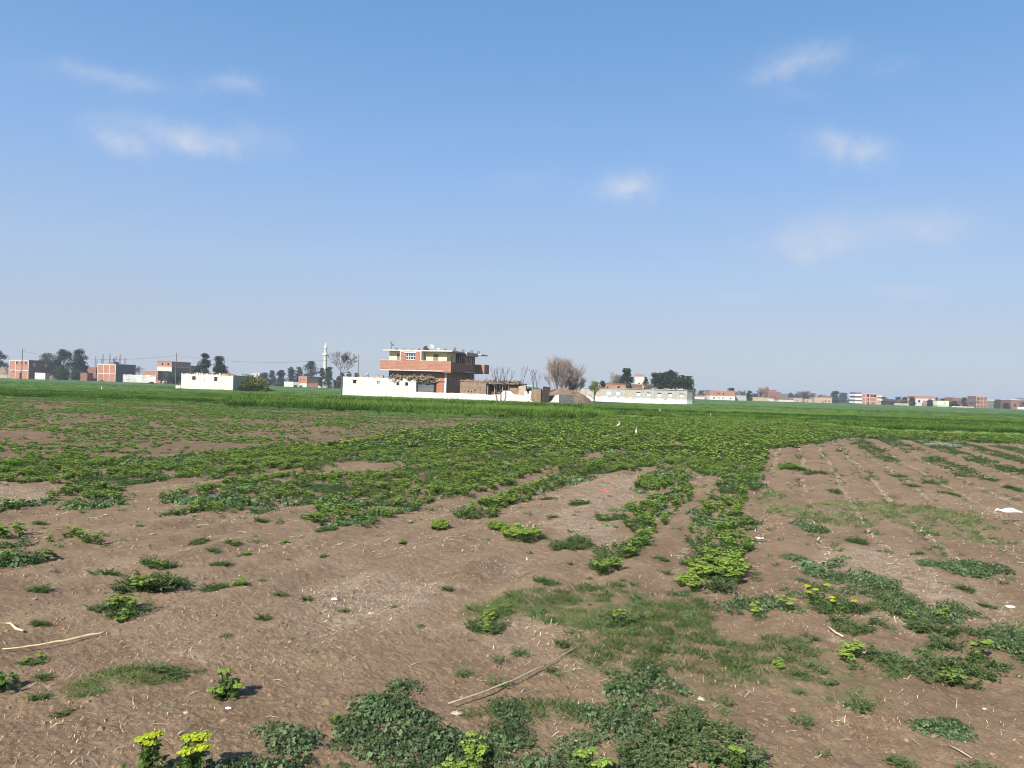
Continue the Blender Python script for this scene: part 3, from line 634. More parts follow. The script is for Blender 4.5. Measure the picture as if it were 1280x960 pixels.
# crumbly furrow of larger clods at the lower right
x, y = scatter(300, *sorted((gpx(1040, 905)[0], gpx(1120, 905)[0])), gpx(1080, 925)[1], gpx(1080, 880)[1])
cl.put(ck, np.stack([x, y, gz(x, y)-.004], -1), rg.uniform(0, 6.28, len(x)), rg.uniform(.008, .028, len(x)), rg.uniform(-.6, .1, len(x)))
tag(cl.obj('soil_clods', mats=[V_CLOD]), 'small crumbly clods of dry brown soil', 'soil', kind='stuff').name = 'loose_soil'

# ------------------------------------------------------------------ individual weeds
def plant(kind, x0, x1, y0, y1, label, name='weed_clump', seed=0, lime=.0, sc=None, group=None):
    # a clump whose ground footprint spans the given outline
    cxp = (x0+x1)/2; gX, gY = gpx(cxp, y1-2 if y1 < 958 else y1); xl = gpx(x0, y1)[0]; xr = gpx(x1, y1)[0]; w = xr-xl
    hgt = {'spurge': .11, 'mallow': .06, 'weed': .07, 'grass': .03}.get(kind, .06)*min(1, w/.25)
    yt = gpx(cxp, y0, hgt)[1]; dep = max(.08, min(1.4*w, yt-gY)); S_ = Soup(); r = np.random.default_rng(seed+int(x0*7+y0))
    base = min(.8, max(.33, w/.6)) if sc is None else sc
    cell = .15*base; n = max(3, int(w*dep/(cell*cell)*1.35)); d = math.hypot(gX, gY)
    a = r.uniform(0, 6.283, n); q = np.sqrt(r.random(n)); px_ = np.cos(a)*q*max(.01, w/2-.10*base); py_ = np.sin(a)*q*max(.01, dep/2-.05*base)
    nc = 3; ca_ = r.uniform(0, 6.283, nc); ccx = np.cos(ca_)*w*.22; ccy = np.sin(ca_)*dep*.22; ci_ = r.integers(0, nc, n); big = w > .3
    if big: px_ = px_*.68+ccx[ci_]; py_ = py_*.68+ccy[ci_]
    px_ += (r.random(n)-.5)*w*.12; yc = gY+dep/2; X_ = gX+px_; Y_ = yc+py_; Z_ = gz(X_, Y_); z0 = float(gz(gX, yc))
    lv = int(lod(np.array(d*1.0))); lv = min(2, lv+1) if d < 12 else lv
    tb = {'spurge': SP, 'mallow': ML, 'weed': WD}
    for k in range(n):
        kd = kind
        if kd == 'mix': kd = 'spurge' if r.random() < lime else 'weed'
        elif kind == 'spurge' and r.random() < .3: kd = 'weed'
        elif lime and r.random() < lime: kd = 'spurge'
        tp = tb[kd][lv][r.integers(0, 4)] if kd != 'grass' else GR[r.integers(0, 4)]
        S_.put(tp, np.array([[X_[k]-gX, Y_[k]-yc, Z_[k]-z0-.004]]), np.array([r.random()*6.28]), np.array([base*r.uniform(.6, 1.2)]), np.array([r.uniform(-.2, .3)]), np.array([r.uniform(.6, 1.05)]))
    o = S_.obj(name); o.location = (gX, yc, z0); tag(o, label, 'weed', group); return o
def spurge(px, py, heads, label, ph=.2, hr=.03, yellow=False):
    # a single bushy spurge; heads are (dx, dz) of each flower head in metres
    gX, gY = gpx(px, py); z = float(gz(gX, gY)); e = empty('spurge_plant', (gX, gY, z), 0, label, 'weed'); rng = random.Random(int(px))
    t = T(); hp = []
    for (dx, dz) in heads:
        p = Vector((dx, rng.uniform(-.04, .04), dz)); hp.append(p); t.stem((dx*.2, 0, 0), p, .0028, 4, .1)
        for k in range(46):
            f = rng.uniform(.12, .95); b = rng.random()*6.283; L = rng.uniform(.016, .034); q = Vector((dx*.2, 0, 0)).lerp(p, f)
            t.leaf(q, (math.cos(b), math.sin(b), rng.uniform(0, .6)), L, L*.5, 2, rng.uniform(0, .8))
    for k in range(60):
        b = rng.random()*6.283; q = rng.uniform(0, .1); t.rleaf((math.cos(b)*q, math.sin(b)*q, rng.uniform(.01, .07)), sph(rng, .3, 1), .012, 2, rng.random()*.6, rng)
    t.arr(); meshobj('foliage', t.V, t.F, VM, e, t.m, t.t)
    for p in hp:
        t = T(); head(t, p, hr*rng.uniform(.85, 1.2), rng, 6 if yellow else 1, 70); t.arr(); meshobj('flower_head', t.V, t.F, VM, e, t.m, t.t)
spurge(281, 874, [(-.055,.05),(-.015,.135),(.02,.14),(.005,.03),(.04,.075),(.062,.06),(-.02,.045)], 'small bushy lime green spurge alone on bare soil, with a short shadow', hr=.027)
spurge(186, 972, [(-.03,.15),(0,.165),(.03,.17),(.01,.14)], 'bright yellow topped spurge at the bottom left, narrower of two', hr=.026, yellow=True)
spurge(240, 976, [(-.035,.15),(0,.16),(.035,.165),(.05,.14),(-.01,.13)], 'wide yellow topped spurge at the bottom left beside a narrower one', hr=.03, yellow=True)
spurge(3, 864, [(0,.04),(-.03,.05)], 'lime spurge cut off by the left border of the view', hr=.025)
spurge(740, 985, [(-.05,.13),(0,.145),(.05,.12),(.02,.1)], 'yellow green spurge among mallow at the bottom centre', hr=.028)
spurge(918, 975, [(-.0,.12),(.03,.115)], 'small lime spurge in the dark weeds at the bottom right of centre', hr=.02)
for (xx, yy, hh) in ((1022,760,4),(1048,768,3),(1217,835,3)):
    spurge(xx, yy, [(random.Random(xx+k).uniform(-.12, .12), random.Random(yy+k).uniform(.10, .16)) for k in range(hh)],
           {1022: 'yellow headed spurge rising over the big mallow mat, left one', 1048: 'yellow headed spurge in the middle of the big mallow mat', 1217: 'thin upright spurge behind the right hand mallow band'}[xx], hr=.026, yellow=(xx != 1217))
PL = [
 ('mix',14,52,818,840,'low spurge and weed clump near the pale stick at the left',.6),
 ('weed',88,170,750,784,'light green leafy weed patch, lower left half of a pair',.15),
 ('weed',137,226,720,755,'dark leafy weed patch touching a lighter one at the left',.05),
 ('weed',240,284,722,745,'dark round weed joined to a bright low spurge',0),
 ('spurge',279,315,728,744,'bright low spurge spreading right of a dark weed',1),
 ('mix',114,158,714,727,'thin flat green weed above the two joined patches at the left',.3),
 ('mix',168,219,697,717,'dark weed with lime tips, upper left of the bare ground',.4),
 ('weed',255,293,701,717,'small dark weed with pointed leaves beside lime tipped one',0),
 ('weed',17,67,737,750,'flat dark weed at the left, over the lone crooked twig',0),
 ('weed',28,64,780,792,'small flat dark weed beside the short crooked twig',0),
 ('weed',30,50,865,881,'tiny grey green weed at the lower left',0),
 ('weed',37,62,843,855,'sparse greyish weed below the spurge clump at the left',0),
 ('weed',170,232,829,850,'dark leafy weed growing on the left grass tuft',0),
 ('mix',407,430,896,915,'small weed left of the foreground mallow mat',.3),
 ('mallow',434,548,864,905,'large mallow clump forming the top left of the foreground mat',0),
 ('weed',578,632,762,797,'dark upright weed at the left tip of the grass patch',.1),
 ('weed',612,640,752,775,'lighter small weed behind the dark one at the grass tip',.2),
 ('weed',665,700,723,740,'small dark weed just behind the foreground grass patch',0),
 ('mix',752,822,760,784,'brighter leafy weed inside the foreground grass patch',.25),
 ('weed',551,566,730,747,'tiny weed on bare soil left of the grass patch',0),
 ('weed',571,586,836,848,'tiny sprig left of the long dry stalk',0),
 ('weed',749,846,840,870,'dark tangled weed at the lower edge of the grass',0),
 ('mix',968,985,831,844,'small bright weed in the grass at the right',.7),
 ('mallow',1156,1230,887,925,'isolated sprawling mallow on bare soil at the lower right',0),
 ('weed',1125,1152,930,966,'upright grey green weed at the bottom right',0),
 ('weed',1216,1290,940,985,'dark weed cut off by the bottom right corner',0),
 ('mallow',1159,1203,702,718,'flat mallow between straw and the right border',0),
 ('mallow',1225,1300,700,733,'wide mallow clump cut off at the right border',0),
 ('weed',1186,1226,733,744,'thin flat weed on straw litter at the right',0),
 ('weed',1225,1253,754,764,'small weed just left of the square white scrap',0),
 ('mallow',983,1018,692,708,'mallow clump at the top left of the big mat',0),
 ('weed',1065,1098,671,687,'small green weed directly behind the straw covered patch',0),
 ('mallow',994,1036,652,668,'bluish mallow on the middle grass patch',0),
 ('weed',1035,1056,611,620,'small green weed alone in the right furrows',0),
 ('spurge',976,1014,578,592,'lime tipped spurge beside the dense weed edge in the furrows',1),
 ('weed',1015,1038,589,598,'dark weed right of the lime tipped spurge in the furrows',0),
 ('weed',1132,1152,603,612,'round dark weed in the middle of the right furrows',0),
 ('weed',1156,1181,602,611,'flat dark weed right of a round one in the furrows',0),
 ('mix',1186,1206,613,624,'brighter low weed in the right furrows, nearer than its neighbours',.3),
 ('weed',1119,1136,591,599,'small weed behind the round dark one in the furrows',0),
 ('weed',1226,1247,597,604,'small flat weed far right in the furrows',0),
 ('weed',1139,1159,690,700,'pale flat weed behind the straw at the right',0),
 ('weed',1262,1290,608,618,'weed at the right border well behind the white bird',0),
 ('spurge',524,559,645,668,'rounded bright spurge standing alone beside the bare strip',1),
 ('mix',606,638,651,670,'bright spurge clump between two others right of the bare strip',.9),
 ('mix',628,690,654,688,'big spurge and weed clump in the middle of the bare ground',.6),
 ('weed',692,749,662,695,'dark spreading weed right of the big spurge clump',0),
 ('weed',705,740,624,636,'low green weed in the rows near the red scrap',.1),
 ('weed',746,786,624,658,'dark weed in front of the red plastic scrap',.1),
 ('weed',682,706,641,651,'small dark weed behind the dark spreading one',0),
 ('weed',670,694,623,631,'faint flat weed in the bare rows left of the red scrap',0),
 ('weed',813,838,692,705,'small dark weed alone between two weed columns',0),
 ('mix',495,507,673,685,'tiny bright weed left of the centre of the bare ground',.8),
 ('weed',227,254,663,684,'green tuft in the middle of the left bare field',.1),
 ('mix',274,300,676,688,'small flat weed right of a green tuft in the left field',.2),
 ('weed',312,343,645,656,'small dark round weed just below the left weed band',0),
 ('spurge',343,368,672,685,'small yellowish spurge alone in the left bare field',1),
 ('mix',292,316,690,702,'small bright weed below the flat one in the left field',.5),
 ('weed',30,60,650,659,'thin flat weed under the pale earth patch at the left',0),
 ('weed',390,432,653,670,'dark low weed under the left weed band, right end',.1),
 ('mix',395,409,695,705,'tiny weed between left field and centre',.5),
 ('weed',255,275,688,696,'faint grey weed near the centre of the left field',0),
]
for p in PL: plant(p[0], p[1], p[2], p[3], p[4], p[5], lime=p[6])
# the silvery plant
t = T(); rng = random.Random(5)
for k in range(170):
    b = rng.random()*6.283; q = math.sqrt(rng.random())*.55; L = rng.uniform(.12, .3)
    t.leaf((math.cos(b)*q, math.sin(b)*q*.6, .02), (math.cos(b)*.8+rng.uniform(-.4, .4), math.sin(b)*.8, rng.uniform(.3, 1.2)), L, L*.4, 7, rng.random())
t.arr(); gX, gY = gpx(1180, 560); o = meshobj('silvery_plant', t.V, t.F, VM, None, t.m, t.t); o.location = (gX, gY, 0); tag(o, 'large silvery leaved plant among weeds at the right field edge', 'plant')

# ------------------------------------------------------------------ sticks and litter
def tube(name, P, rad, m, parent=None, nseg=7):
    V = []; Q = []; P = [Vector(p) for p in P]
    for i, p in enumerate(P):
        d = (P[min(i+1, len(P)-1)]-P[max(i-1, 0)]).normalized(); x = d.orthogonal().normalized() if abs(d.z) > .9 else d.cross(Vector((0, 0, 1))).normalized(); y = d.cross(x)
        for k in range(nseg):
            a = k*2*math.pi/nseg; V.append(p+(x*math.cos(a)+y*math.sin(a))*rad[i])
    for i in range(len(P)-1):
        for k in range(nseg):
            Q.append((i*nseg+k, i*nseg+(k+1) % nseg, (i+1)*nseg+(k+1) % nseg, (i+1)*nseg+k))
    n = len(V); V += [P[0], P[-1]]
    for k in range(nseg):
        Q.append((n, (k+1) % nseg, k, k)); Q.append((n+1, n-nseg+k, n-nseg+(k+1) % nseg, n-nseg+(k+1) % nseg))
    F3 = []
    for q in Q:
        F3.append((q[0], q[1], q[2]));
        if q[3] != q[2] and q[3] != q[0]: F3.append((q[0], q[2], q[3]))
    return meshobj(name, [tuple(v) for v in V], F3, m, parent, smooth=True)
m_stick = mat('dry_stalk', (0.50, 0.40, 0.28), var=0.35, scale=40, stretch=(1, 1, 1)); m_stick2 = mat('pale_cane', (0.66, 0.53, 0.33), var=0.25, scale=30)
def onG(x, y, lift=.012):
    a, b_ = gpx(x, y); return (a, b_, float(gz(a, b_))+lift)
rng = random.Random(3)
pts = []
for k in range(15):
    f = k/14; x = 560+165*f; y = 886-74*f+math.sin(f*math.pi)*7+rng.uniform(-.5, .5); g_ = gpx(x, y); pts.append((g_[0], g_[1], .026+.004*f))
o = tube('dry_stalk', pts, [.0028+.0022*math.sin(math.pi*min(1, k/14+.12))+(.0012 if k % 4 == 1 else 0) for k in range(15)], m_stick); tag(o, 'long thin dry stalk lying diagonally on the soil in the centre foreground', 'stick')
pts = []
for k in range(13):
    f = k/12; g_ = gpx(3+131*f, 818-21*f+(2.5*math.sin(f*3)-1)+rng.uniform(-.6, .6)); pts.append((g_[0], g_[1], .05*.5+.01*f))
o = tube('dry_cane', pts, [.003+.005*min(1, k/9) if k < 11 else .006 for k in range(13)], m_stick2); tag(o, 'pale yellow twisted cane lying at the left of the foreground', 'stick')
o = tube('crooked_twig', [onG(7, 785, .02), onG(13, 788, .02), onG(20, 794), onG(29, 796, .016)], [.004, .006, .009, .007], m_stick2); tag(o, 'short pale crooked twig above the long yellow cane', 'stick')
o = tube('bamboo_scrap', [onG(1034, 788, .03), onG(1044, 794, .02), onG(1054, 799, .015)], [.006, .007, .006], m_stick2); tag(o, 'short tan stick in front of the big mallow mat', 'stick')
o = tube('dry_twig', [onG(1186, 935, .012), onG(1200, 941, .015), onG(1215, 949, .01)], [.003, .004, .003], m_stick); tag(o, 'thin dry twig on bare soil at the lower right', 'stick')
m_wp = mat('white_plastic', (0.82, 0.82, 0.84), rough=.5, var=.08, scale=20); m_rp = mat('red_plastic', (0.62, 0.10, 0.07), rough=.5, var=.2); m_stone = mat('pale_stone', (0.46, 0.38, 0.30), var=.3, scale=20, bump=.4)
def scrap(name, cat, px, py, w, h, m, label, seed, flat=.25, n=9):
    # crumpled sheet or rounded lump about w pixels wide
    gX, gY = gpx(px, py); d = math.hypot(gX, gY); s = w*gY/F/2; rng = np.random.default_rng(seed)
    V = []; Fq = []; rings = [(0.0, 1.0), (.55, .8), (1.0, .25), (.9, -.1)]
    V.append((0, 0, s*h*.8)); 
    for (q, zf) in rings[1:]:
        for k in range(n):
            a = k*2*math.pi/n; j = rng.uniform(.65, 1.25); V.append((math.cos(a)*s*q*j, math.sin(a)*s*q*j*.75, s*h*max(zf, -.1)*rng.uniform(.3, 1.3)))
    Ft = [(0, 1+k, 1+(k+1) % n) for k in range(n)]
    for r_ in range(2):
        for k in range(n):
            a_ = 1+r_*n+k; b_ = 1+r_*n+(k+1) % n; c_ = b_+n; d_ = a_+n; Ft += [(a_, d_, c_), (a_, c_, b_)]
    o = meshobj(name, V, Ft, m); o.location = (gX, gY, float(gz(gX, gY))); tag(o, label, cat); return o
scrap('plastic_scrap', 'litter', 1085, 822, 17, .35, m_wp, 'crumpled white plastic on the edge of the mallow band at the lower right', 1)
scrap('plastic_scrap', 'litter', 1093, 830, 6, .6, m_wp, 'tiny white plastic bit just below the crumpled white piece', 2)
scrap('plastic_scrap', 'litter', 1264, 761, 14, .3, m_wp, 'square white scrap near the right border', 3)
scrap('plastic_scrap', 'litter', 950, 673, 13, .25, m_wp, 'white scrap on soil right of the central weed column', 4)
scrap('plastic_scrap', 'litter', 758, 615, 13, .35, m_rp, 'red plastic scrap lying on the straw rows', 5)
scrap('plastic_scrap', 'litter', 417, 755, 9, .5, m_wp, 'small white scrap on bare soil left of centre', 6)
scrap('plastic_scrap', 'litter', 285, 889, 9, .4, m_wp, 'little whitish scrap just below the lone spurge', 7)
scrap('plastic_scrap', 'litter', 1205, 924, 8, .4, m_wp, 'small greyish scrap at the foot of the isolated mallow', 8)
scrap('plastic_scrap', 'litter', 1231, 886, 5, .5, m_wp, 'tiny white speck right of the isolated mallow', 9)
scrap('pale_stone', 'stone', 877, 873, 13, .6, m_stone, 'rounded pale stone in the grass right of centre foreground', 10)
scrap('pale_stone', 'stone', 571, 893, 15, .5, m_stone, 'pale stone at the lower end of the long dry stalk', 11)
scrap('pale_stone', 'stone', 207, 722, 10, .8, m_orange, 'small orange tan stone on the dark weed patch at the left', 12)
scrap('pale_stone', 'stone', 464, 768, 8, .5, m_stone, 'small pale stone on bare soil below the centre left', 13)
scrap('pale_stone', 'stone', 696, 835, 6, .5, m_stone, 'small pale pebble beside the upper half of the dry stalk', 14)
scrap('pale_stone', 'stone', 232, 895, 8, .5, m_stone, 'small brown stone right of the small grass tuft', 15)
scrap('pale_stone', 'stone', 78+850-0, 748, 5, .5, m_stone, 'tiny pale stone at the foot of the central weed column', 16)

# ------------------------------------------------------------------ birds
m_egret = mat('white_feathers', (0.86, 0.85, 0.81), var=.06, scale=30); m_bill = mat('yellow_bill', (0.70, 0.50, 0.14), var=.1); m_leg = mat('dark_leg', (0.14, 0.12, 0.09), var=.2)
def ell_tube(path, parent, name, m, nseg=12):           # path: (x,y,z, half width, half height)
    V = []; Q = []; P = [Vector(p[:3]) for p in path]
    for i, p in enumerate(path):
        d = (P[min(i+1, len(P)-1)]-P[max(i-1, 0)]).normalized(); sx = Vector((0, 1, 0)); up_ = d.cross(sx).normalized()
        for k in range(nseg):
            a = k*2*math.pi/nseg; V.append(P[i]+sx*math.cos(a)*p[3]+up_*math.sin(a)*p[4])
    for i in range(len(P)-1):
        for k in range(nseg): Q.append((i*nseg+k, i*nseg+(k+1) % nseg, (i+1)*nseg+(k+1) % nseg, (i+1)*nseg+k))
    o = meshobj(name, [tuple(v) for v in V], Q, m, parent, smooth=True)
    return o
def egret(px, py, label, walking=False, sc=1.0, rz=0.0, low=False, group='white egrets in the fields'):
    gX, gY = gpx(px, py); e = empty('egret', (gX, gY, float(gz(gX, gY))+(0)), rz, label, 'bird', group); s = sc
    if walking:      # body level, neck stretched forward and low, facing -x
        body = [(.235,0,.165,.004,.002),(.20,0,.172,.018,.008),(.14,0,.185,.034,.022),(.07,0,.195,.045,.038),(0,0,.195,.048,.044),(-.05,0,.19,.040,.036),(-.085,0,.19,.024,.022),(-.115,0,.196,.014,.013),(-.14,0,.202,.011,.012),(-.16,0,.207,.014,.015),(-.178,0,.205,.015,.016),(-.195,0,.196,.010,.011),(-.203,0,.190,.004,.005)]
        bill = [(-.198,0,.192,.006,.006),(-.215,0,.178,.004,.004),(-.233,0,.160,.001,.001)]
        legs = [[(.02,.02,.16),(.035,.02,.09),(.01,.02,.003)],[(.0,-.02,.16),(-.005,-.02,.09),(.045,-.02,.003)]]
        eye = (-.186, .206)
    else:
        body = [(.13,0,.13,.004,.003),(.10,0,.15,.018,.014),(.05,0,.19,.036,.036),(0,0,.225,.045,.047),(-.03,0,.26,.036,.036),(-.04,0,.295,.020,.019),(-.03,0,.33,.013,.013),(-.018,0,.365,.011,.011),(-.015,0,.395,.011,.012),(-.024,0,.418,.013,.013),(-.042,0,.428,.014,.013),(-.06,0,.424,.010,.009),(-.068,0,.421,.004,.004)]
        bill = [(-.062,0,.422,.006,.006),(-.09,0,.415,.004,.004),(-.12,0,.408,.001,.001)]
        legs = [[(.0,.02,.20),(.02,.02,.11),(.0,.02,.003)],[(.0,-.02,.20),(.01,-.02,.11),(.02,-.02,.003)]]
        eye = (-.05, .431)
    S = lambda P: [tuple(v*s for v in p) for p in P]
    ell_tube(S(body), e, 'body', m_egret); ell_tube(S(bill), e, 'bill', m_bill, 8)
    for lg in legs:
        o = tube('leg', [Vector(p)*s for p in lg]+[Vector((lg[-1][0]-.035, lg[-1][1], .002))*s], [.004*s, .003*s, .003*s, .002*s], m_leg, e, 6)
    for sy in (-1, 1): ell_tube([((eye[0]-.003)*s, sy*.0125*s, eye[1]*s-.001, .0005, .0005), (eye[0]*s, sy*.0135*s, eye[1]*s, .0022*s, .0022*s), ((eye[0]+.003)*s, sy*.0125*s, eye[1]*s, .0005, .0005)], e, 'eye', m_leg, 6)
    w = []
    return e
egret(1260, 655, 'white egret walking with its neck stretched forward on the bare furrows at the right', True, sc=.88)
egret(795, 548, 'white egret standing upright in the spurge, nearer of two', sc=.9, rz=R(70))
egret(773, 537, 'white egret leaning forward in the spurge, farther of two', sc=.85, rz=R(160))
egret(127, 489, 'white bird standing in the green field left of the white hut', sc=1.25, rz=R(30))
egret(825, 517, 'white bird in the crop in front of the long grey building', sc=1.0, rz=R(20))
egret(577, 509.5, 'white bird in the crop before the low white wall, left one', sc=1.0, rz=R(100))
egret(597, 510, 'white bird in the crop before the low white wall, right one', sc=1.0, rz=R(200))
egret(888, 523, 'white bird at the edge of the green field right of the long building', sc=.9, rz=R(60))

# ------------------------------------------------------------------ houses
def grid_wall(a0, a1, z0, z1, holes):
    xs = sorted(set([a0, a1]+[h[0] for h in holes]+[h[1] for h in holes])); zs = sorted(set([z0, z1]+[h[2] for h in holes]+[h[3] for h in holes])); outb = []
    for i in range(len(xs)-1):
        run = None
        for k in range(len(zs)-1):
            xm, zm = (xs[i]+xs[i+1])/2, (zs[k]+zs[k+1])/2
            hol = any(h[0] < xm < h[1] and h[2] < zm < h[3] for h in holes)
            if hol: 
                if run is not None: outb.append((xs[i], xs[i+1], run, zs[k])); run = None
            elif run is None: run = zs[k]
        if run is not None: outb.append((xs[i], xs[i+1], run, z1))
    return outb
def shell(parent, m, x0, x1, y0, y1, z0, z1, fh=(), rh=(), name='wall', t=.22, lh=(), floor=False):
    bl = [(a, b, y0, y0+t, c, d) for a, b, c, d in grid_wall(x0, x1, z0, z1, fh)]
    bl += [(x1-t, x1, a, b, c, d) for a, b, c, d in grid_wall(y0+t, y1, z0, z1, rh)]
    bl += [(x0, x0+t, a, b, c, d) for a, b, c, d in grid_wall(y0+t, y1, z0, z1, lh)]
    bl.append((x0+t, x1-t, y1-t, y1, z0, z1))
    return boxes(name, m, bl, parent)
def window(parent, a0, a1, z0, z1, y, m, side=None, frame=None, t=.05, name='window', dep=.12):
    # pane set back in the opening; side=None: front wall at y, 'R': right wall at x=y
    if frame is None:
        b = (a0, a1, y+dep, y+dep+t, z0, z1) if side is None else (y-dep-t, y-dep, a0, a1, z0, z1)
        return boxes(name, m, [b], parent)
    w = .07
    fr = [(a0, a1, z0, z0+w), (a0, a1, z1-w, z1), (a0, a0+w, z0+w, z1-w), (a1-w, a1, z0+w, z1-w), ((a0+a1)/2-w/2, (a0+a1)/2+w/2, z0+w, z1-w)]
    if a1-a0 > 1.6: fr = fr[:4]+[(a0+(a1-a0)*k/4-w/2, a0+(a1-a0)*k/4+w/2, z0+w, z1-w) for k in (1, 2, 3)]+[(a0+w, a1-w, (z0+z1)/2-.03, (z0+z1)/2+.03)]
    f = lambda q, e, dd: (q[0], q[1], y+dd, y+dd+e, q[2], q[3]) if side is None else (y-dd-e, y-dd, q[0], q[1], q[2], q[3])
    o = boxes(name, frame, [f(q, .06, dep) for q in fr], parent)
    boxes('pane', m, [f((a0+.02, a1-.02, z0+.02, z1-.02), .02, dep+.075)], o); return o
def rebar(parent, xs, z0, h, rng, y=.3, m=None, name='rebar', dep=0):
    for x in xs:
        hh = h*rng.uniform(.6, 1.15); yy = y+rng.uniform(0, dep); s_ = .035
        bl = [(x+dx-.022, x+dx+.022, yy+dy-.022, yy+dy+.022, z0-.05, z0+hh*rng.uniform(.8, 1)) for dx, dy in ((-.13, -.13), (.13, -.13), (.13, .13), (-.13, .13))]
        bl += [(x-.16, x+.16, yy-.16, yy+.16, z0+hh*.4, z0+hh*.4+.03)]
        boxes(name, m or m_rust, bl, parent)

# ---- the big two storey house behind the white wall
D0 = 120.0; X0 = XD(557.5, D0)
H = empty('two_storey_house', (X0, D0, -.1), R(-18), 'two storey brick house with cream upper walls and wrap around brick balcony', 'house')
rng = random.Random(11); Wf = 10.1; Dp = 12.2; zb = 4.55; zp = 5.95; zr = 7.6
shell(H, m_brick, -Wf, 0, 0, Dp, 0, zb-.25, fh=[(-2.3,-1.9,2.9,3.4),(-1.5,-1.1,2.9,3.4)], rh=[(1.9,2.5,2.2,3.4),(5,5.7,2.2,3.4),(7.2,8.3,0,2.3)], name='ground_floor_wall')
boxes('corner_pillar', m_frame, [(-.26,.03,-.035,.2,0,zb-.27)], H)
for a, b_ in ((-2.3,-1.9),(-1.5,-1.1)): window(H, a, b_, 2.9, 3.4, 0, m_pane, frame=m_frame)
for a, b_ in ((1.9,2.5),(5,5.7)): window(H, a, b_, 2.2, 3.4, 0, m_pane, side='R', frame=m_frame)
window(H, 7.2, 8.3, 0, 2.3, 0, m_darkwood, side='R', name='door')
boxes('floor_slab', m_concrete, [(-Wf-.95, 1.25, -1.25, 0, zb-.25, zb), (-Wf, 0, 0, Dp, zb-.25, zb-.003), (0, 1.25, 0, 9.2, zb-.25, zb), (0, 2.6, 9.99, 12.1, zb-.25, zb)], H)
# balcony parapet, with brighter corner piece
boxes('balcony_parapet', m_brick2, [(-Wf-.97, -.15, -1.27, -1.1, zb-.24, zp-.1), (-Wf-.97, -Wf-.8, -1.1, 0, zb-.24, zp-.1)], H)
boxes('balcony_parapet', m_brick2, [(-.145, 1.27, -1.30, -1.12, zb-.42, zp-.05), (1.10, 1.29, -1.12, -.3, zb-.42, zp-.05)], H)
boxes('balcony_parapet', m_brick, [(1.10, 1.27, -.29, 4.6, zb-.24, zp-.15)], H)
boxes('parapet_coping', m_palecon, [(-Wf-.99, -7.62, -1.29, -1.08, zp-.099, zp-.02), (-3.9, -.15, -1.29, -1.08, zp-.099, zp-.02), (-Wf-.98, -.15, -1.275, -1.262, zb-.30, zb-.16)], H)
# upper walls
shell(H, m_yellow, -Wf, 0, 0, 3.6, zb, zr-.2, fh=[(-8.75,-7.75,zb+.05,7.05),(-2.35,-1.45,zb+.05,7.05)], rh=[(1.5,2.3,5.4,6.8)], name='upper_wall')
for a, b_ in ((-8.75,-7.75),(-2.35,-1.45)): window(H, a, b_, zb+.05, 7.05, 0, m_wood, name='door', dep=.06)
window(H, 1.5, 2.3, 5.4, 6.8, 0, m_pane, side='R', frame=m_frame)
shell(H, m_brick, -7.45, -4.05, -1.24, -.003, zb, zr-.2, fh=[(-6.6,-4.9,6.05,7.05)], name='brick_bay')
window(H, -6.6, -4.9, 6.05, 7.05, -1.24, m_pane, frame=m_frame)
boxes('lintel', m_frame, [(-6.75,-4.75,-1.30,-1.235,7.07,7.2)], H)
boxes('pilaster', m_palecon, [(-7.62,-7.455,-1.26,-.2,zp-.1,zr-.2),(-4.045,-3.85,-1.26,-.2,zp-.1,zr-.2),(-7.45,-4.05,-1.262,-1.243,7.28,zr-.2)], H)
shell(H, m_brick, -Wf, 1.26, 4.62, 9.2, zb, zr-.2, rh=[(5.5,6.2,5.5,6.8),(7.3,8.0,5.5,6.8)], fh=[(.15,.95,5.4,6.9)], name='side_wall')
window(H, .15, .95, 5.4, 6.9, 4.62, m_pane, frame=m_frame)
for a, b_ in ((5.5,6.2),(7.3,8.0)): window(H, a, b_, 5.5, 6.8, 1.26, m_pane, side='R', frame=m_frame)
boxes('sill', m_frame, [(1.262,1.34,5.2,7.6,zp-.16,zp-.08)], H)
shell(H, m_block, -Wf, 0, 9.22, Dp, zb, zr-.2, rh=[(10.3,11.1,5.3,6.9)], name='rear_wall')
window(H, 10.3, 11.1, 5.3, 6.9, 0, m_pane, side='R', frame=m_frame)
boxes('rear_balcony', m_brick2, [(.02, 2.75, 9.8, 9.98, zb-.24, zp-.1), (2.58, 2.75, 9.98, 12.15, zb-.24, zp-.1)], H)
boxes('roof', m_palecon, [(-Wf-.6, 1.3, -1.3+.25, 4.4, zr-.2, zr), (-7.5, -4.0, -1.3, -1.051, zr-.2, zr), (-Wf-.3, 1.55, 4.4, 9.4, zr-.201, zr-.001), (-Wf, 2.3, 9.4, Dp+.3, zr-.2, zr)], H)
boxes('roof_fascia', m_concrete, [(1.56, 1.66, 4.4, 9.4, zr-.55, zr+.05)], H)
boxes('drain_pipe', m_frame, [(1.30, 1.38, 9.1, 9.18, .1, zb-.3)], H)
rebar(H, [-9.6,-8.2,-6.9,-5.6,-4.2,-1.0], zr, .55, rng, .3, dep=2); rebar(H, [.9], zr, .6, rng, 1.0); rebar(H, [.9], zr, .7, rng, 4.5); rebar(H, [1.0], zr, .6, rng, 8); rebar(H, [1.2], zr, .6, rng, 10.8)
Mh = Matrix.Translation((X0, D0, -.1)) @ Matrix.Rotation(R(-18), 4, 'Z')
def onH(x, y, z): return Mh @ Vector((x, y, z))
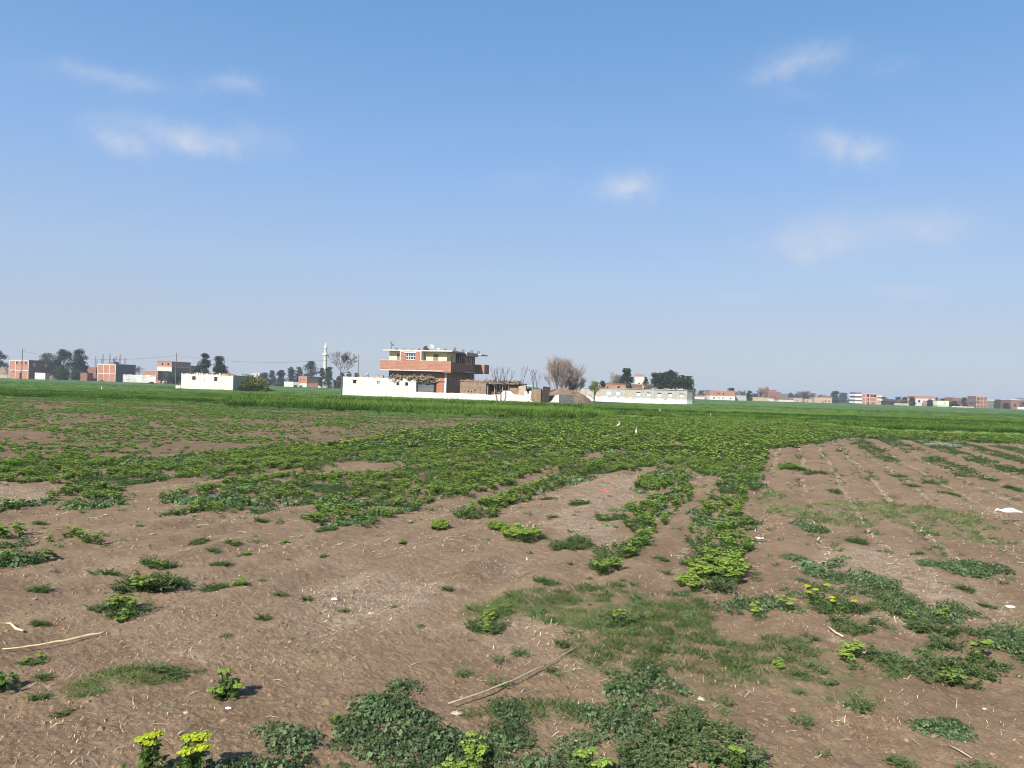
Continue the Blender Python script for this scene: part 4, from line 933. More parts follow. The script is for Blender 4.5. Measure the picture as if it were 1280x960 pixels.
def dish(loc, r, label, face=0):
    e = empty('satellite_dish', loc, face, label, 'dish'); V = [(0, .18*r, 0)]; n = 16
    for q in (.5, 1.0):
        for k in range(n): a = k*2*math.pi/n; V.append((math.cos(a)*r*q, .18*r*(1-q*q)-.0, math.sin(a)*r*q))
    Ft = [(0, 1+k, 1+(k+1) % n) for k in range(n)]
    for k in range(n): a_, b_ = 1+k, 1+(k+1) % n; Ft += [(a_, a_+n, b_+n), (a_, b_+n, b_)]
    V = [(x, y, z) for x, y, z in V]; k0 = len(V); V += [(x, y+.03, z) for x, y, z in V]; Ft += [(c+k0, b+k0, a+k0) for a, b, c in Ft]
    o = meshobj('reflector', V, Ft, m_metal, e, smooth=True); o.location = (0, 0, r*1.15); o.rotation_euler = (R(-35), 0, 0)
    boxes('mast', m_rust, [(-.03,.03,.10,.16,0,r*1.1)], e); boxes('feed_arm', m_rust, [(-.015,.015,-r*.9,.0,r*.55,r*.58)], e)
dish(onH(-4.3+.9, 1.2, zr), .55, 'large satellite dish on the roof of the two storey house', R(10))
dish(onH(-2.2, 1.5, zr), .26, 'small white satellite dish right of the large one on the roof', R(-10))
e = empty('roof_antenna', onH(-9.9, .2, zr), 0, 'thin television antenna at the left corner of the house roof', 'antenna')
boxes('mast', m_rust, [(-.03,.03,-.03,.03,0,1.35)], e); boxes('crossbar', m_rust, [(-.28,.28,-.02,.02,1.15,1.19),(-.2,.3,-.02,.02,.95,.99),(.1,.36,-.03,.03,.68,.9)], e)
e = empty('water_tank', onH(-4.7, 2.4, zr), 0, 'dark water tank on the house roof behind the large dish', 'tank')
V = []; n = 14; prof = [(.48, 0), (.5, .1), (.5, .55), (.36, .75), (.12, .85)]
for (r_, z_) in prof:
    for k in range(n): a = k*2*math.pi/n; V.append((math.cos(a)*r_, math.sin(a)*r_, z_))
Q = [(i*n+k, i*n+(k+1) % n, (i+1)*n+(k+1) % n, (i+1)*n+k) for i in range(len(prof)-1) for k in range(n)]
meshobj('tank_body', V, Q, m_darkwood, e, smooth=True); boxes('lid', m_metal, [(-.13,.13,-.13,.13,.84,.9)], e)

# ---- ragged low walls and huts
def ragged(name, m, path, t, parent=None, seed=0, rag=.1, z0=-.15):
    # path: (x, y, height) in world or local; a wall of thickness t with an uneven top
    rng = random.Random(seed); P = []
    for i in range(len(path)-1):
        a, b_ = path[i], path[i+1]; L_ = math.hypot(b_[0]-a[0], b_[1]-a[1]); n = max(1, int(L_/.5))
        for k in range(n): f = k/n; P.append((a[0]+(b_[0]-a[0])*f, a[1]+(b_[1]-a[1])*f, max(.06, a[2]+(b_[2]-a[2])*f+rng.uniform(-rag, rag*.5))))
    P.append(path[-1]); V = []; Q = []
    for i, (x, y, h) in enumerate(P):
        a = P[max(0, i-1)]; b_ = P[min(len(P)-1, i+1)]; d = Vector((b_[0]-a[0], b_[1]-a[1])).normalized(); n_ = Vector((-d.y, d.x))*t
        V += [(x, y, z0), (x, y, h), (x+n_.x, y+n_.y, h*.99), (x+n_.x, y+n_.y, z0)]
    for i in range(len(P)-1):
        k = i*4; Q += [(k, k+4, k+5, k+1), (k+1, k+5, k+6, k+2), (k+2, k+6, k+7, k+3)]
    Q += [(0, 1, 2, 3), (4*len(P)-4, 4*len(P)-1, 4*len(P)-2, 4*len(P)-3)]
    return meshobj(name, V, Q, m, parent)
def heap(name, m, cx, cy, rx, ry, h, seed, parent=None, n=26, pw=1.0, rough=.35):
    V = []; Ft = []; 
    for i in range(n+1):
        for j in range(n+1):
            u = i/n*2-1; v = j/n*2-1; q = math.hypot(u, v); z = max(0, 1-q**1.3)**pw
            nn = float(fbm(np.array(u*3+seed), np.array(v*3), seed, 4)); V.append((cx+u*rx, cy+v*ry, -.12+z*h*(1-rough+2*rough*nn)))
    for i in range(n):
        for j in range(n): k = i*(n+1)+j; Ft.append((k, k+n+1, k+n+2, k+1))
    return meshobj(name, V, Ft, m, parent, smooth=False)
def debris(name, m, x0, x1, y0, y1, z0, z1, n, seed, parent, ln=(.3, 1.0), r=.03, axis=None):
    V = []; Q = []; rng = random.Random(seed)
    for _ in range(n):
        p = Vector((rng.uniform(x0, x1), rng.uniform(y0, y1), rng.uniform(z0, z1))); d = Vector((rng.uniform(-1, 1), rng.uniform(-.8, .8), rng.uniform(-.35, .35))).normalized()*rng.uniform(*ln)/2
        if axis == 'z': d = Vector((rng.uniform(-.4, .4), rng.uniform(-.4, .4), 1)).normalized()*rng.uniform(*ln)/2
        x = d.orthogonal().normalized()*r*rng.uniform(.6, 1.6); y = d.cross(x).normalized()*r*rng.uniform(.5, 1.2); k = len(V)
        V += [p-d-x, p-d+y, p-d+x, p+d-x, p+d+y, p+d+x]; Q += [(k, k+1, k+4, k+3), (k+1, k+2, k+5, k+4), (k+2, k, k+3, k+5)]
    return meshobj(name, [tuple(v) for v in V], Q, m, parent)

# left white hut
Dh = 120.0; xa, xb = XD(226.5, Dh), XD(290.5, Dh-1.5); wid = (xb-xa)
Hh = empty('whitewashed_hut', (xa, Dh, -.1), R(-8), 'long whitewashed hut with two small windows standing alone in the crop field', 'hut'); w_ = wid/math.cos(R(8))
zt = 2.55
shell(Hh, m_white, 0, w_, 0, 5.2, 0, zt, fh=[(1.85,2.45,1.72,2.28),(5.55,6.1,1.6,2.28)], name='wall')
window(Hh, 1.85, 2.45, 1.72, 2.28, 0, m_darkwood); window(Hh, 5.55, 6.1, 1.6, 2.28, 0, m_darkwood)
rng = random.Random(4)
boxes('gable_shade_sheet', m_concrete, [(w_+.003, w_+.03, 0.03, 5.2, .1, zt)], Hh)  # thin grey sheet over the whitewash; the gable's shade put into its colour
boxes('battered_top', m_white, [(k*.42, k*.42+.27, 0, .22, zt, zt+rng.uniform(.08, .34)) for k in range(int(w_/.42)-4)], Hh)
boxes('roof', m_thatch, [(.3, w_-.1, .23, 5.1, zt-.05, zt+.08)], Hh)
debris('roof_straw', m_thatch, .2, w_-.3, .1, 3, zt+.04, zt+.32, 160, 5, Hh, (.2, .9), .04)
boxes('roof_board', m_orange, [(6.9, 8.0, -.05, .5, zt+.02, zt+.18)], Hh)
boxes('front_step', m_white, [(-.85, -.003, -.1, 1.2, 0, .75)], Hh)
boxes('pilaster', m_white2, [(3.86, 3.95, -.012, .0, .2, 2.1)], Hh)

# the middle white hut and the low white wall
xa = XD(428.5, 105); xm_ = XD(520, 102.2)
Hm = empty('white_outbuilding', (xa, 105, -.1), R(-15.5), 'long whitewashed outbuilding with four tiny windows in front of the two storey house', 'outbuilding')
wm_ = (xm_-xa)/math.cos(R(15.5)); zt = 2.78
def fx(px): return (px-428.5)/(520-428.5)*wm_
hs_ = [(fx(441.5), fx(445.5), 1.95, 2.4), (fx(472), fx(476), 1.95, 2.4), (fx(496), fx(499.5), 1.85, 2.3), (fx(506.7), fx(510.5), 1.85, 2.3)]
shell(Hm, m_white, 0, wm_, 0, 3.6, 0, zt, fh=hs_, name='wall')
for h_ in hs_[1:]: window(Hm, *h_, 0, m_dark if h_ != hs_[1] else m_concrete)
window(Hm, *hs_[0], 0, m_dark); boxes('window_hood', m_tarp, [(fx(440.5), fx(446.5), -.12, -.003, 2.42, 2.5)], Hm)
boxes('roof', m_thatch, [(.1, wm_-.1, .24, 3.5, zt-.06, zt+.05)], Hm)
boxes('battered_top', m_white, [(k*.5, k*.5+.46, 0, .22, zt, zt+rng.uniform(.0, .06)) for k in range(int(wm_/.5))], Hm)
debris('roof_straw', m_thatch, fx(487), wm_+2.3, -.25, 1.2, zt-.1, zt+.4, 260, 6, Hm, (.3, 1.2), .05)
debris('wall_stain', m_thatch, fx(489), fx(500), -.06, .0, zt-.55, zt, 20, 61, Hm, (.2, .6), .03, 'z')
# grey sheeted shed next to it
Hs = empty('grey_shed', (xm_, 102.2, -.1), R(-15.5), 'small shed of dark grey boards between the white outbuilding and the house', 'shed')
ws_ = 2.75
boxes('board_wall', m_greyboard, [(0.03, ws_-.35, .4, .5, .6, 2.45)]+[(0.03, ws_-.35, .36, .4, .62+k*.3, .62+k*.3+.26) for k in range(6)], Hs)
boxes('opening_shade_sheet', m_dark, [(ws_-.34, ws_, .42, .48, .6, 2.4)], Hs); boxes('roof', m_thatch, [(-.0, ws_+.2, .2, 3.2, 2.46, 2.58)], Hs)  # near-black side sheet stands in for the shade of an open side
debris('roof_straw', m_thatch, 0, ws_+.3, .0, 1.0, 2.3, 2.75, 90, 7, Hs, (.3, 1.0), .05)
boxes('chimney', m_palecon, [(2.1, 2.4, .5, .8, 2.6, 3.1)], Hs)
# low wall in front
rt = R(-15.5); cs_, sn_ = math.cos(rt), math.sin(rt)
def fl(s, off=0.0): return (xm_+s*cs_-off*sn_, 102.2+s*sn_+off*cs_)
def sx(px):                                         # distance along the wall line that projects to column px
    lo, hi = -5.0, 60.0
    for _ in range(40):
        m_ = (lo+hi)/2; x, y = fl(m_); 
        if x/y < XD(px, 1.0): lo = m_
        else: hi = m_
    return lo
S1, S2, S3 = sx(652), sx(668), sx(688)
o = ragged('low_white_wall', m_white, [(*fl(.02), .98), (*fl(S1*.66), .98), (*fl(S1*.68), .9), (*fl(S1-1.2), 1.1), (*fl(S1), 1.0), (*fl(S2), .12)], .3, seed=3, rag=.04); tag(o, 'long low whitewashed wall at the crop edge, right of the white outbuilding', 'wall')
o = ragged('wall_stub', m_white, [(*fl(sx(686)), .12), (*fl(sx(691)), .55), (*fl(sx(694)), 1.1), (*fl(sx(699)), 1.25)], .3, seed=4, rag=.03); tag(o, 'sloping white wall stub at the foot of the earth mound', 'wall')
o = ragged('grey_wall', m_block, [(*fl(sx(699)+.05, .05), 1.25), (*fl(sx(700)+1.6, 1.4), 1.2)], .3, seed=5, rag=.05); tag(o, 'short grey block wall joined to the white stub', 'wall')
# mud brick building
xa = XD(575, 111); xb = XD(607, 108)
Mb = empty('mud_brick_building', (xa, 111, -.1), R(-18), 'low mud brick building right of the two storey house', 'building'); wb = (xb-xa)/math.cos(R(18))
shell(Mb, m_mud, 0, wb, 0, 5, 0, 2.75, fh=[(1.25,1.4,1.2,1.45),(1.75,1.88,1.2,1.42),(2.2,2.5,1.45,1.6),(3.1,3.25,1.5,1.62)], name='wall'); boxes('roof', m_mud, [(-.1, wb+.1, -.1, 5.1, 2.755, 2.9)], Mb)
debris('roof_straw', m_thatch, 0, wb, 0, 4, 2.9, 3.02, 60, 8, Mb, (.2, .8), .03)
# open shed
xa2, xb2 = XD(608, 106), XD(647, 104)
Os = empty('open_shed', (xa2, 106.5, -.1), R(-15), 'dark open fronted shed under a rough thatch roof beside the mud brick building', 'shed'); wo = (xb2-xa2)/math.cos(R(15))
boxes('back_wall', m_mud, [(0, wo, 4, 4.2, 0, 2.5), (0, .18, .2, 4, 0, 2.5), (wo*.70, wo, .4, .6, 0, 2.3), (wo-.2, wo, .6, 4, 0, 2.3)], Os)
boxes('thatch_roof', m_thatch, [(-.2, wo+.2, -.2, 4.4, 2.5, 2.68)], Os); debris('roof_straw', m_thatch, -.2, wo+.2, -.3, 2.5, 2.45, 2.98, 260, 9, Os, (.3, 1.2), .04)
for k in (.24, .50, .68): boxes('post', m_palebark, [(wo*k, wo*k+.1, .15, .25, 0, 2.5)], Os)
debris('brushwood', m_thatch, .3, wo*.66, .8, 3.4, .1, 1.6, 260, 10, Os, (.4, 1.6), .035)
o = scrap('white_sack', 'sack', 635, 499, 11, .9, m_sack, 'white sack under the open shed roof', 21); o.location = (XD(634, 105.6), 105.2, .95)
o = boxes('fodder_rack', m_wood, [(-.9, .9, -.4, .4, .0, .08), (-.85, -.77, -.3, .3, .08, 1.05), (.77, .85, -.3, .3, .08, 1.05), (-.9, .9, -.35, .35, 1.0, 1.06)]); o.location = (XD(634, 105.6), 105.2, -.1); tag(o, 'wooden rack carrying a white sack in the open shed', 'rack')
# ruins right of the shed
def mudp(px0, px1, ytop, D, dep, label, seed, m=m_mud, rag=.15):
    xa, xb = XD(px0, D), XD(px1, D); h = ZD((px0+px1)/2, ytop, D); o = ragged('mud_wall', m, [(xa, D, h), (xb, D-.2, h)], dep, seed=seed, rag=rag); tag(o, label, 'wall'); return o
mudp(648, 657, 481.5, 103, 1.0, 'crumbling pale topped mud wall behind two white sacks', 31, m_tan)
mudp(664.5, 676, 485.5, 101, 1.4, 'ragged mud wall between the white sacks and the dark gap', 32)
mudp(655, 672, 486, 108, .4, 'mud wall under the green tarp, farther back', 33)
o = boxes('tarp_roof', m_tarp, [(0, XD(673, 105)-XD(655, 105), 0, 2.6, 0, .16)]); o.location = (XD(655, 105), 105.2, ZD(660, 483, 105)); tag(o, 'faded green tarp roof over the mud walls', 'tarp')
for k, (p, lb) in enumerate(((657.5, 'white hanging sack in the ruins, left one of two'), (663, 'white hanging sack in the ruins, right one of two'))):
    o = scrap('white_sack', 'sack', p, 500, 4.6, 3.6, m_sack, lb, 40+k); o.location = (XD(p, 102), 102, .55)
o = boxes('dark_gap_sheet', m_darkwood, [(-.05, .9, 0, .12, 0, 2.35)]); o.location = (XD(677, 100), 100, -.1); o.rotation_euler = (0, R(6), 0); tag(o, 'tall dark leaning sheet for the shaded gap between mud wall and earth mound', 'door')  # dark sheet added where only shade fills the gap
o = heap('earth_mound', m_mound, 0, 0, 4.3, 3.2, 1.95, 3, pw=.45, rough=.45); o.location = (XD(703, 102), 103.5, 0); tag(o, 'rounded brown earth mound behind the white wall stub', 'mound')
# distant things showing over the white outbuilding roof
o = ragged('rubble_wall', m_tan, [(XD(447, 118), 118, 3.0), (XD(478, 117), 117, 3.25)], .6, seed=8, rag=.35); tag(o, 'line of brown rubble and straw showing over the white outbuilding', 'rubble')
o = boxes('chimney_block', m_palecon, [(-.2, .2, -.2, .2, 0, 3.55)]); o.location = (XD(458.5, 116), 116, -.1); tag(o, 'small pale block standing over the outbuilding roof', 'chimney')

# long grey building at right
xa, xb = XD(712, 150), XD(859, 129); lw = math.hypot(xb-xa, 21); an = math.atan2(-21, xb-xa)
m_long = bpy.data.materials.new('peeling_whitewash'); m_long.use_nodes = True
t = m_long.node_tree; N = t.nodes; L = t.links; b = N['Principled BSDF']; b.inputs['Roughness'].default_value = .9; tcn = N.new('ShaderNodeTexCoord')
sxn = N.new('ShaderNodeSeparateXYZ'); L.new(tcn.outputs['Object'], sxn.inputs[0])
hh = gm('ADD', sxn.outputs[2], gm('MULTIPLY', gn(.8, 5), 1.9)); c = gmix(gmr(hh, 2.1, 1.75), gmix(gmr(gn(2.5), .4, .6), (.30, .285, .26), (.42, .40, .365)), (.68, .66, .61)); L.new(c, b.inputs['Base Color'])
Lb = empty('long_low_building', (xa, 150, -.1), an, 'long low grey building with eleven small windows and peeling whitewash', 'building')
def sl(px):
    q = XD(px, 1.0); return (q*150-xa)/(math.cos(an)-q*math.sin(an))
wx = [723,735.9,748.2,760.7,772.4,785.4,797.9,810.9,823.9,837.2,851.8]; fills = [m_orange,m_pink,m_orange,m_frame,m_frame,m_orange,m_white,m_white,m_white,m_white,m_white]
hol = [(sl(p-2.6), sl(p+2.6), 1.35, 2.05) for p in wx]
shell(Lb, m_long, 0, lw, 0, 1.5, 0, 2.58, fh=hol, name='wall')
for k, h_ in enumerate(hol):
    top = h_[3]-(.02 if k in (0, 2, 5, 1, 3, 4) else .16)
    window(Lb, h_[0]+.02, h_[1]-.02, h_[2]+.02, top, 0, fills[k], dep=.04, name='window_panel')
boxes('roof', m_concrete, [(-.1, lw+.12, -.12, 1.6, 2.583, 2.68)], Lb)
debris('roof_clutter', m_metal, lw*.70, lw*.97, .3, 1.4, 2.7, 2.85, 30, 12, Lb, (.3, 1.3), .05)

# ---- generic village house
def house(name, cat, label, x0, x1, ytop, D, dep, rot, m, shade_sidem=None, floors=1, fwin=(), fr=None, roofm=None, para=0, par_m=None, base=None, pier=None, rb=0, side_win=0, pane=None, over=.1):
    xa, xb = XD(x0, D), XD(x1, D); w = (xb-xa)/max(.3, math.cos(R(rot))); h = ZD(x0, ytop, D)+.1-para
    e = empty(name, (xa, D, -.1), R(rot), label, cat); holes = []; rng = random.Random(int(x0*13))
    for (u0_, u1_, v0_, v1_) in fwin: holes.append((u0_*w, u1_*w, v0_*h, v1_*h))
    rhs = []
    for k in range(side_win): yy = dep*(k+.5)/side_win; rhs += [(yy-.45, yy+.45, h*.62, h*.86)]
    z0 = 0
    if base:
        bh, bm_ = base; bh *= h
        shell(e, bm_, 0, w, 0, dep, 0, bh, fh=[q for q in holes if q[3] <= bh], rh=[q for q in rhs if q[3] <= bh], name='ground_floor_wall'); z0 = bh
    shell(e, m, 0, w, 0, dep, z0, h, fh=[q for q in holes if q[2] >= z0], rh=[q for q in rhs if q[2] >= z0], name='wall')
    if shade_sidem: boxes('side_wall', shade_sidem, [(w+.002, w+.05, .05, dep, .05, h-.003)], e)  # thin darker sheet; shade of the side wall put into its colour
    if not shade_sidem:
        for q in rhs: window(e, *q, w, pane or m_dark, side='R')
    for q in holes: window(e, *q, 0, pane or m_dark)
    if pier:
        n_, pm = pier; bl = []
        for k in range(n_+1): xx = (w-.25)*k/n_; bl.append((xx, xx+.25, -.05, -.003, 0, h))
        boxes('pillar', pm, bl, e) if False else [boxes('pillar', pm, [b_], e) for b_ in bl]
        for k in range(1, floors+1):
            z = h*k/floors; boxes('ring_beam', pm, [(0, w, -.045, -.052+.05, z-.28, z-.02)], e) if False else boxes('ring_beam', pm, [(0.0, w, -.075, -.052, z-.3, z-.03)], e)
    boxes('roof', roofm or m_concrete, [(-over, w+over, -over, dep+over, h+.002, h+.16)], e)
    if para: boxes('parapet', par_m or m, [(0, w, 0, .2, h+.165, h+para), (0, w, dep-.2, dep, h+.165, h+para), (w-.2, w, .2, dep-.2, h+.165, h+para), (0, .2, .2, dep-.2, h+.165, h+para)], e)
    if rb: rebar(e, [w*(k+.3)/rb for k in range(rb)], h+.16, ZD(x0, ytop-13, D)-ZD(x0, ytop, D), rng, .3, dep=dep*.7)
    return e, w, h
# far left
e, w, h = house('brick_house', 'house', 'square two storey red brick house with white frame lines at the far left', 11, 44, 450, 262, 9, -22, m_brick2, shade_sidem=m_brick3, floors=2, pier=(3, m_palecon),
      fwin=[(.36,.43,.80,.92),(.60,.66,.80,.92),(.82,.89,.80,.92),(.20,.27,.38,.5),(.55,.66,.02,.36)], roofm=m_concrete)
for yy in (1.4, 5.6): boxes('window_panel', m_orange, [(w+.055, w+.1, yy, yy+1.0, h*.68, h*.88)], e)  # orange panels: the lit look of two side windows put into colour
e, w, h = house('brick_house', 'house', 'unfinished two storey brick house with rusty rebar columns on its roof', 121.5, 150.5, 455, 258, 8, -22, m_brick2, shade_sidem=m_block, floors=2, pier=(3, m_palecon), rb=8,
      fwin=[(.3,.36,.2,.42)])
boxes('roof_slab', m_block, [(w*.3, w*.6, 2, 4, h+.16, h+.9)], e)
house('brick_annex', 'building', 'low dark brick annex with rebar left of the unfinished house', 110, 121, 459, 268, 6, -10, m_brick3, floors=1, rb=3)
o = mudp(100.5, 109.5, 466, 250, 3.0, 'small pinkish grey block building in front of the dark annex', 51, m_brick3, .05); o['category'] = 'shed'
o = mudp(103, 121, 468, 255, .4, 'dark low wall left of the unfinished brick house', 52, m_brick3, .1)
o = mudp(43.5, 57, 466, 256, 2.2, 'small whitewashed shed touching the far left brick house', 53, m_white, .06)
o = mudp(-30, 10, 468, 262, .4, 'low tan wall at the left border of the view', 54, m_tan, .1)
o = heap('straw_heap', m_thatch, 0, 0, 5, 4, 4.2, 5, pw=.8); o.location = (XD(4, 275), 275, 0); tag(o, 'tan straw heap at the left border', 'heap')
o = heap('straw_heap', m_thatch, 0, 0, 3.5, 3, 3.4, 6, pw=.8); o.location = (XD(60, 266), 266, 0); tag(o, 'tan straw heap behind the small whitewashed shed', 'heap')
o = mudp(153.5, 195, 468.5, 245, .5, 'long pale weathered wall right of the unfinished brick house', 55, m_white2, .15)
o = mudp(195, 201, 475.5, 243, .5, 'short pink wall piece at the end of the pale wall', 56, m_brick2, .05)
o = mudp(203, 211, 476, 243, .5, 'short pale wall piece left of the utility pole', 57, m_white2, .05)
house('brick_house', 'house', 'low brick house behind the long pale wall', 178, 199, 463.5, 262, 7, -12, m_brick2, shade_sidem=m_brick3, fwin=[(.5,.55,.5,.7)])
e, w, h = house('brick_house', 'house', 'tall house with brick top floor and balconies left of the whitewashed hut', 196, 219, 458.5, 330, 10, -25, m_palecon, shade_sidem=m_brick3, floors=2, fwin=[(.2,.35,.5,.75),(.6,.8,.5,.75)], roofm=m_palecon)
shell(e, m_brick2, 0, w, 0, 10, h+.165, h+2.3, fh=[(w*.3, w*.4, h+.9, h+1.7), (w*.7, w*.8, h+.9, h+1.7)], name='top_floor'); boxes('top_roof', m_brick3, [(-.1, w+.1, -.1, 10.1, h+2.31, h+2.45)], e)
boxes('balcony', m_tan, [(w*.1, w*.9, -1.1, -.02, h*.35, h*.52)], e)
house('grey_house', 'house', 'dark grey flat roofed house right of the tall brick topped house', 229, 238, 457, 345, 8, 0, m_block, floors=2)
for k, (a, b_, yt, lb, mm) in enumerate(((293,302,467.5,'low beige far house right of the whitewashed hut',m_palecon),(303,313,468.5,'low dull far house behind the spiky bush',m_tan),(314,325,466,'pale far house left of the grey green tree',m_palecon))):
    house('far_house', 'house', lb, a, b_, yt, 520, 8, 0, mm, fwin=[(.4,.6,.3,.6)])
o = mudp(355, 367, 477, 330, .5, 'small white wall left of the red brick cottage', 58, m_white, .05)
house('brick_cottage', 'house', 'small red brick cottage on a pale base below the minaret trees', 373, 386, 470.5, 335, 8, -35, m_brick2, floors=2, base=(.38, m_palecon), fwin=[(.2,.3,.6,.75),(.6,.7,.6,.75)])
o = mudp(367, 374, 477.5, 332, .5, 'grey wall between the white wall and the brick cottage', 59, m_concrete, .05)
o = mudp(398, 417, 477.3, 325, .5, 'pale low wall below the minaret', 60, m_palecon, .08)
o = mudp(386, 399, 479, 328, .5, 'dull pink wall right of the brick cottage', 61, m_brick3, .1)
house('brick_shed', 'shed', 'dark brick shed behind the slim bare tree', 416, 428, 475.5, 330, 6, 0, m_brick3)
# minaret
DM = 335; mx0 = XD(405.5, DM); hm = ZD(405.5, 428, DM)
Mi = empty('minaret', (mx0, DM, 0), 0, 'slender white mosque minaret rising over the trees', 'minaret')
def lathe(name, m, prof, parent, n=16):
    V = []; 
    for (r_, z_) in prof:
        for k in range(n): a = k*2*math.pi/n; V.append((math.cos(a)*r_, math.sin(a)*r_, z_))
    Q = [(i*n+k, i*n+(k+1) % n, (i+1)*n+(k+1) % n, (i+1)*n+k) for i in range(len(prof)-1) for k in range(n)]
    return meshobj(name, V, Q, m, parent, smooth=False)
lathe('shaft', m_palecon, [(1.0,0),(.95,hm*.35),(.82,hm*.36),(.76,hm*.70)], Mi, 8); lathe('balcony', m_frame, [(.76,hm*.70),(1.2,hm*.725),(1.2,hm*.765),(1.1,hm*.765),(1.1,hm*.735),(.65,hm*.735)], Mi, 12)
lathe('upper_shaft', m_palecon, [(.6,hm*.735),(.56,hm*.86),(.78,hm*.865),(.78,hm*.885),(.5,hm*.89)], Mi, 10); lathe('cap', m_frame, [(.5,hm*.89),(.54,hm*.92),(.36,hm*.95),(.12,hm*.975),(.04,hm),(0,hm)], Mi, 12)
# centre right
house('brick_house', 'house', 'low red brick house showing over the left half of the long grey building', 748, 781, 479.5, 172, 7, -10, m_brick2, floors=1, fwin=[(.32,.36,.72,.86),(.70,.78,.70,.88)], roofm=m_brick3)
house('brick_house', 'house', 'small dark brick house between trees over the long grey building', 789, 803, 480.5, 176, 6, 0, m_brick3)
e, w, h = house('plastered_house', 'house', 'pale house with a red roof band between the dark trees', 793, 804, 467.5, 260, 7, -10, m_palecon, para=.8, par_m=m_brick2, fwin=[(.4,.6,.55,.72)], floors=2)
# right hand village rows
house('low_house', 'house', 'low pale house with a pinkish roof just right of the long grey building', 866, 881, 493, 350, 7, 0, m_palecon, para=.9, par_m=m_brick3)
house('white_house', 'house', 'white ground floor with a red brick storey on top, right of the long grey building', 887, 919, 488, 345, 9, 0, m_brick2, floors=2, base=(.47, m_white), fwin=[(.15,.2,.15,.35),(.35,.39,.2,.35),(.5,.54,.2,.35),(.8,.86,.2,.3),(.28,.32,.62,.8),(.36,.40,.62,.8),(.52,.56,.62,.8)])
house('blue_roof_shed', 'shed', 'grey shed with a light blue roof beside the white and brick house', 919.5, 933, 494.5, 350, 7, 0, m_concrete, roofm=m_bluegrey)
o = mudp(941, 960, 496.5, 385, .6, 'tan mud wall below the first bare trees of the right village', 70, m_tan, .3)
e, w, h = house('stepped_house', 'house', 'stepped brown brick house with a white base in the right village', 960, 974, 490, 395, 8, 0, m_brick3, floors=3, base=(.33, m_white2), fwin=[(.3,.4,.45,.6),(.6,.7,.45,.6)])
boxes('top_room', m_brick3, [(w*.15, w*.8, 1, 6, h+.165, h+1.2)], e)
house('dark_house', 'house', 'dark flat house behind the stepped brown house', 974, 985, 492, 430, 8, 0, m_block)
house('pink_roof_house', 'house', 'low long house with a pinkish roof right of the stepped house', 973, 992, 498, 380, 7, 0, m_palecon, roofm=m_brick3, para=.5, par_m=m_brick3)
house('tan_house', 'house', 'small tan mud house left of the round bare tree', 992, 1003, 497.5, 385, 7, 0, m_tan, fwin=[(.4,.5,.3,.6)])
house('tan_house', 'house', 'small tan house right below the round bare tree', 1006, 1015, 498.5, 385, 7, 0, m_tan, roofm=m_brick3, fwin=[(.3,.45,.3,.6)])
house('tan_house', 'house', 'pale brown house right of the round bare tree', 1018, 1028, 496.5, 392, 7, 0, m_tan)
house('tan_house', 'house', 'brown brick cottage with a dark roof edge left of the tall grey tree', 1028, 1040, 495, 395, 7, 0, m_tan, roofm=m_darkwood, para=.6, par_m=m_brick3, fwin=[(.3,.4,.2,.5),(.65,.75,.2,.5)])
e, w, h = house('apartment_block', 'building', 'three storey orange brick apartment block, tallest in the right village', 1077, 1096, 491.5, 400, 9, 0, m_brick2, floors=3, pier=(4, m_pink),
      fwin=[(.36,.56,.70,.92),(.62,.95,.70,.88),(.42,.5,.38,.55),(.7,.78,.38,.55),(.4,.5,.04,.25),(.7,.8,.04,.25)])
for k in range(3):
    boxes('balcony', m_frame, [(-3.6, -.02, -.2, 7, .6+k*h*.32, .6+k*h*.32+1.0)], e); boxes('side_block', m_block, [(-3.3, -.02, .2, 6.8, 1.61+k*h*.32, .58+(k+1)*h*.32)], e)
boxes('side_base', m_block, [(-3.3,-.02,.2,6.8,0,.59)], e)
for k in range(1, 3): boxes('balcony', m_palecon, [(w+.02, w+3.0, .2, 6, .4+k*h*.32, .4+k*h*.32+1.0)], e)
boxes('side_block', m_tan, [(w+.02, w+2.6, .6, 5.6, 0, .39+h*.64)], e)
o = mudp(1118, 1136, 504, 395, .5, 'pale low wall right of the apartment block', 71, m_tan, .1)
house('pale_house', 'house', 'pale house with a wide reddish roof band in the right village', 1144, 1169, 495, 405, 8, 0, m_palecon, floors=2, para=1.3, par_m=m_brick2, fwin=[(.15,.25,.5,.8),(.35,.5,.1,.4),(.6,.75,.45,.8),(.8,.9,.1,.5)], roofm=m_palecon)
house('tan_house', 'house', 'tan wall house left of the yellow house', 1163, 1172, 501.5, 395, 7, 0, m_tan)
house('yellow_house', 'house', 'small cream yellow house with a turquoise base', 1172, 1186, 501, 385, 7, 0, m_yellow, base=(.35, m_tarp), fwin=[(.55,.7,.6,.75)])
house('brick_house', 'house', 'brick house half hidden by dark trees right of the yellow house', 1191, 1203, 497, 420, 8, 0, m_brick3, floors=2, fwin=[(.2,.35,.5,.7),(.6,.75,.5,.7)])
o = mudp(1190, 1217, 508, 380, .5, 'pale low wall left of the tall brick house at the far right', 72, m_palecon, .12)
house('brick_house', 'house', 'tall narrow brick house near the right border', 1220, 1234, 495.5, 420, 8, 0, m_brick3, floors=3, pier=(3, m_tan), fwin=[(.2,.3,.7,.85),(.6,.7,.7,.85),(.2,.3,.4,.55),(.6,.7,.4,.55)])
house('grey_house', 'house', 'grey house adjoining the tall narrow brick house', 1234, 1242, 499.5, 420, 8, 0, m_block, floors=2, para=.6, par_m=m_palecon)
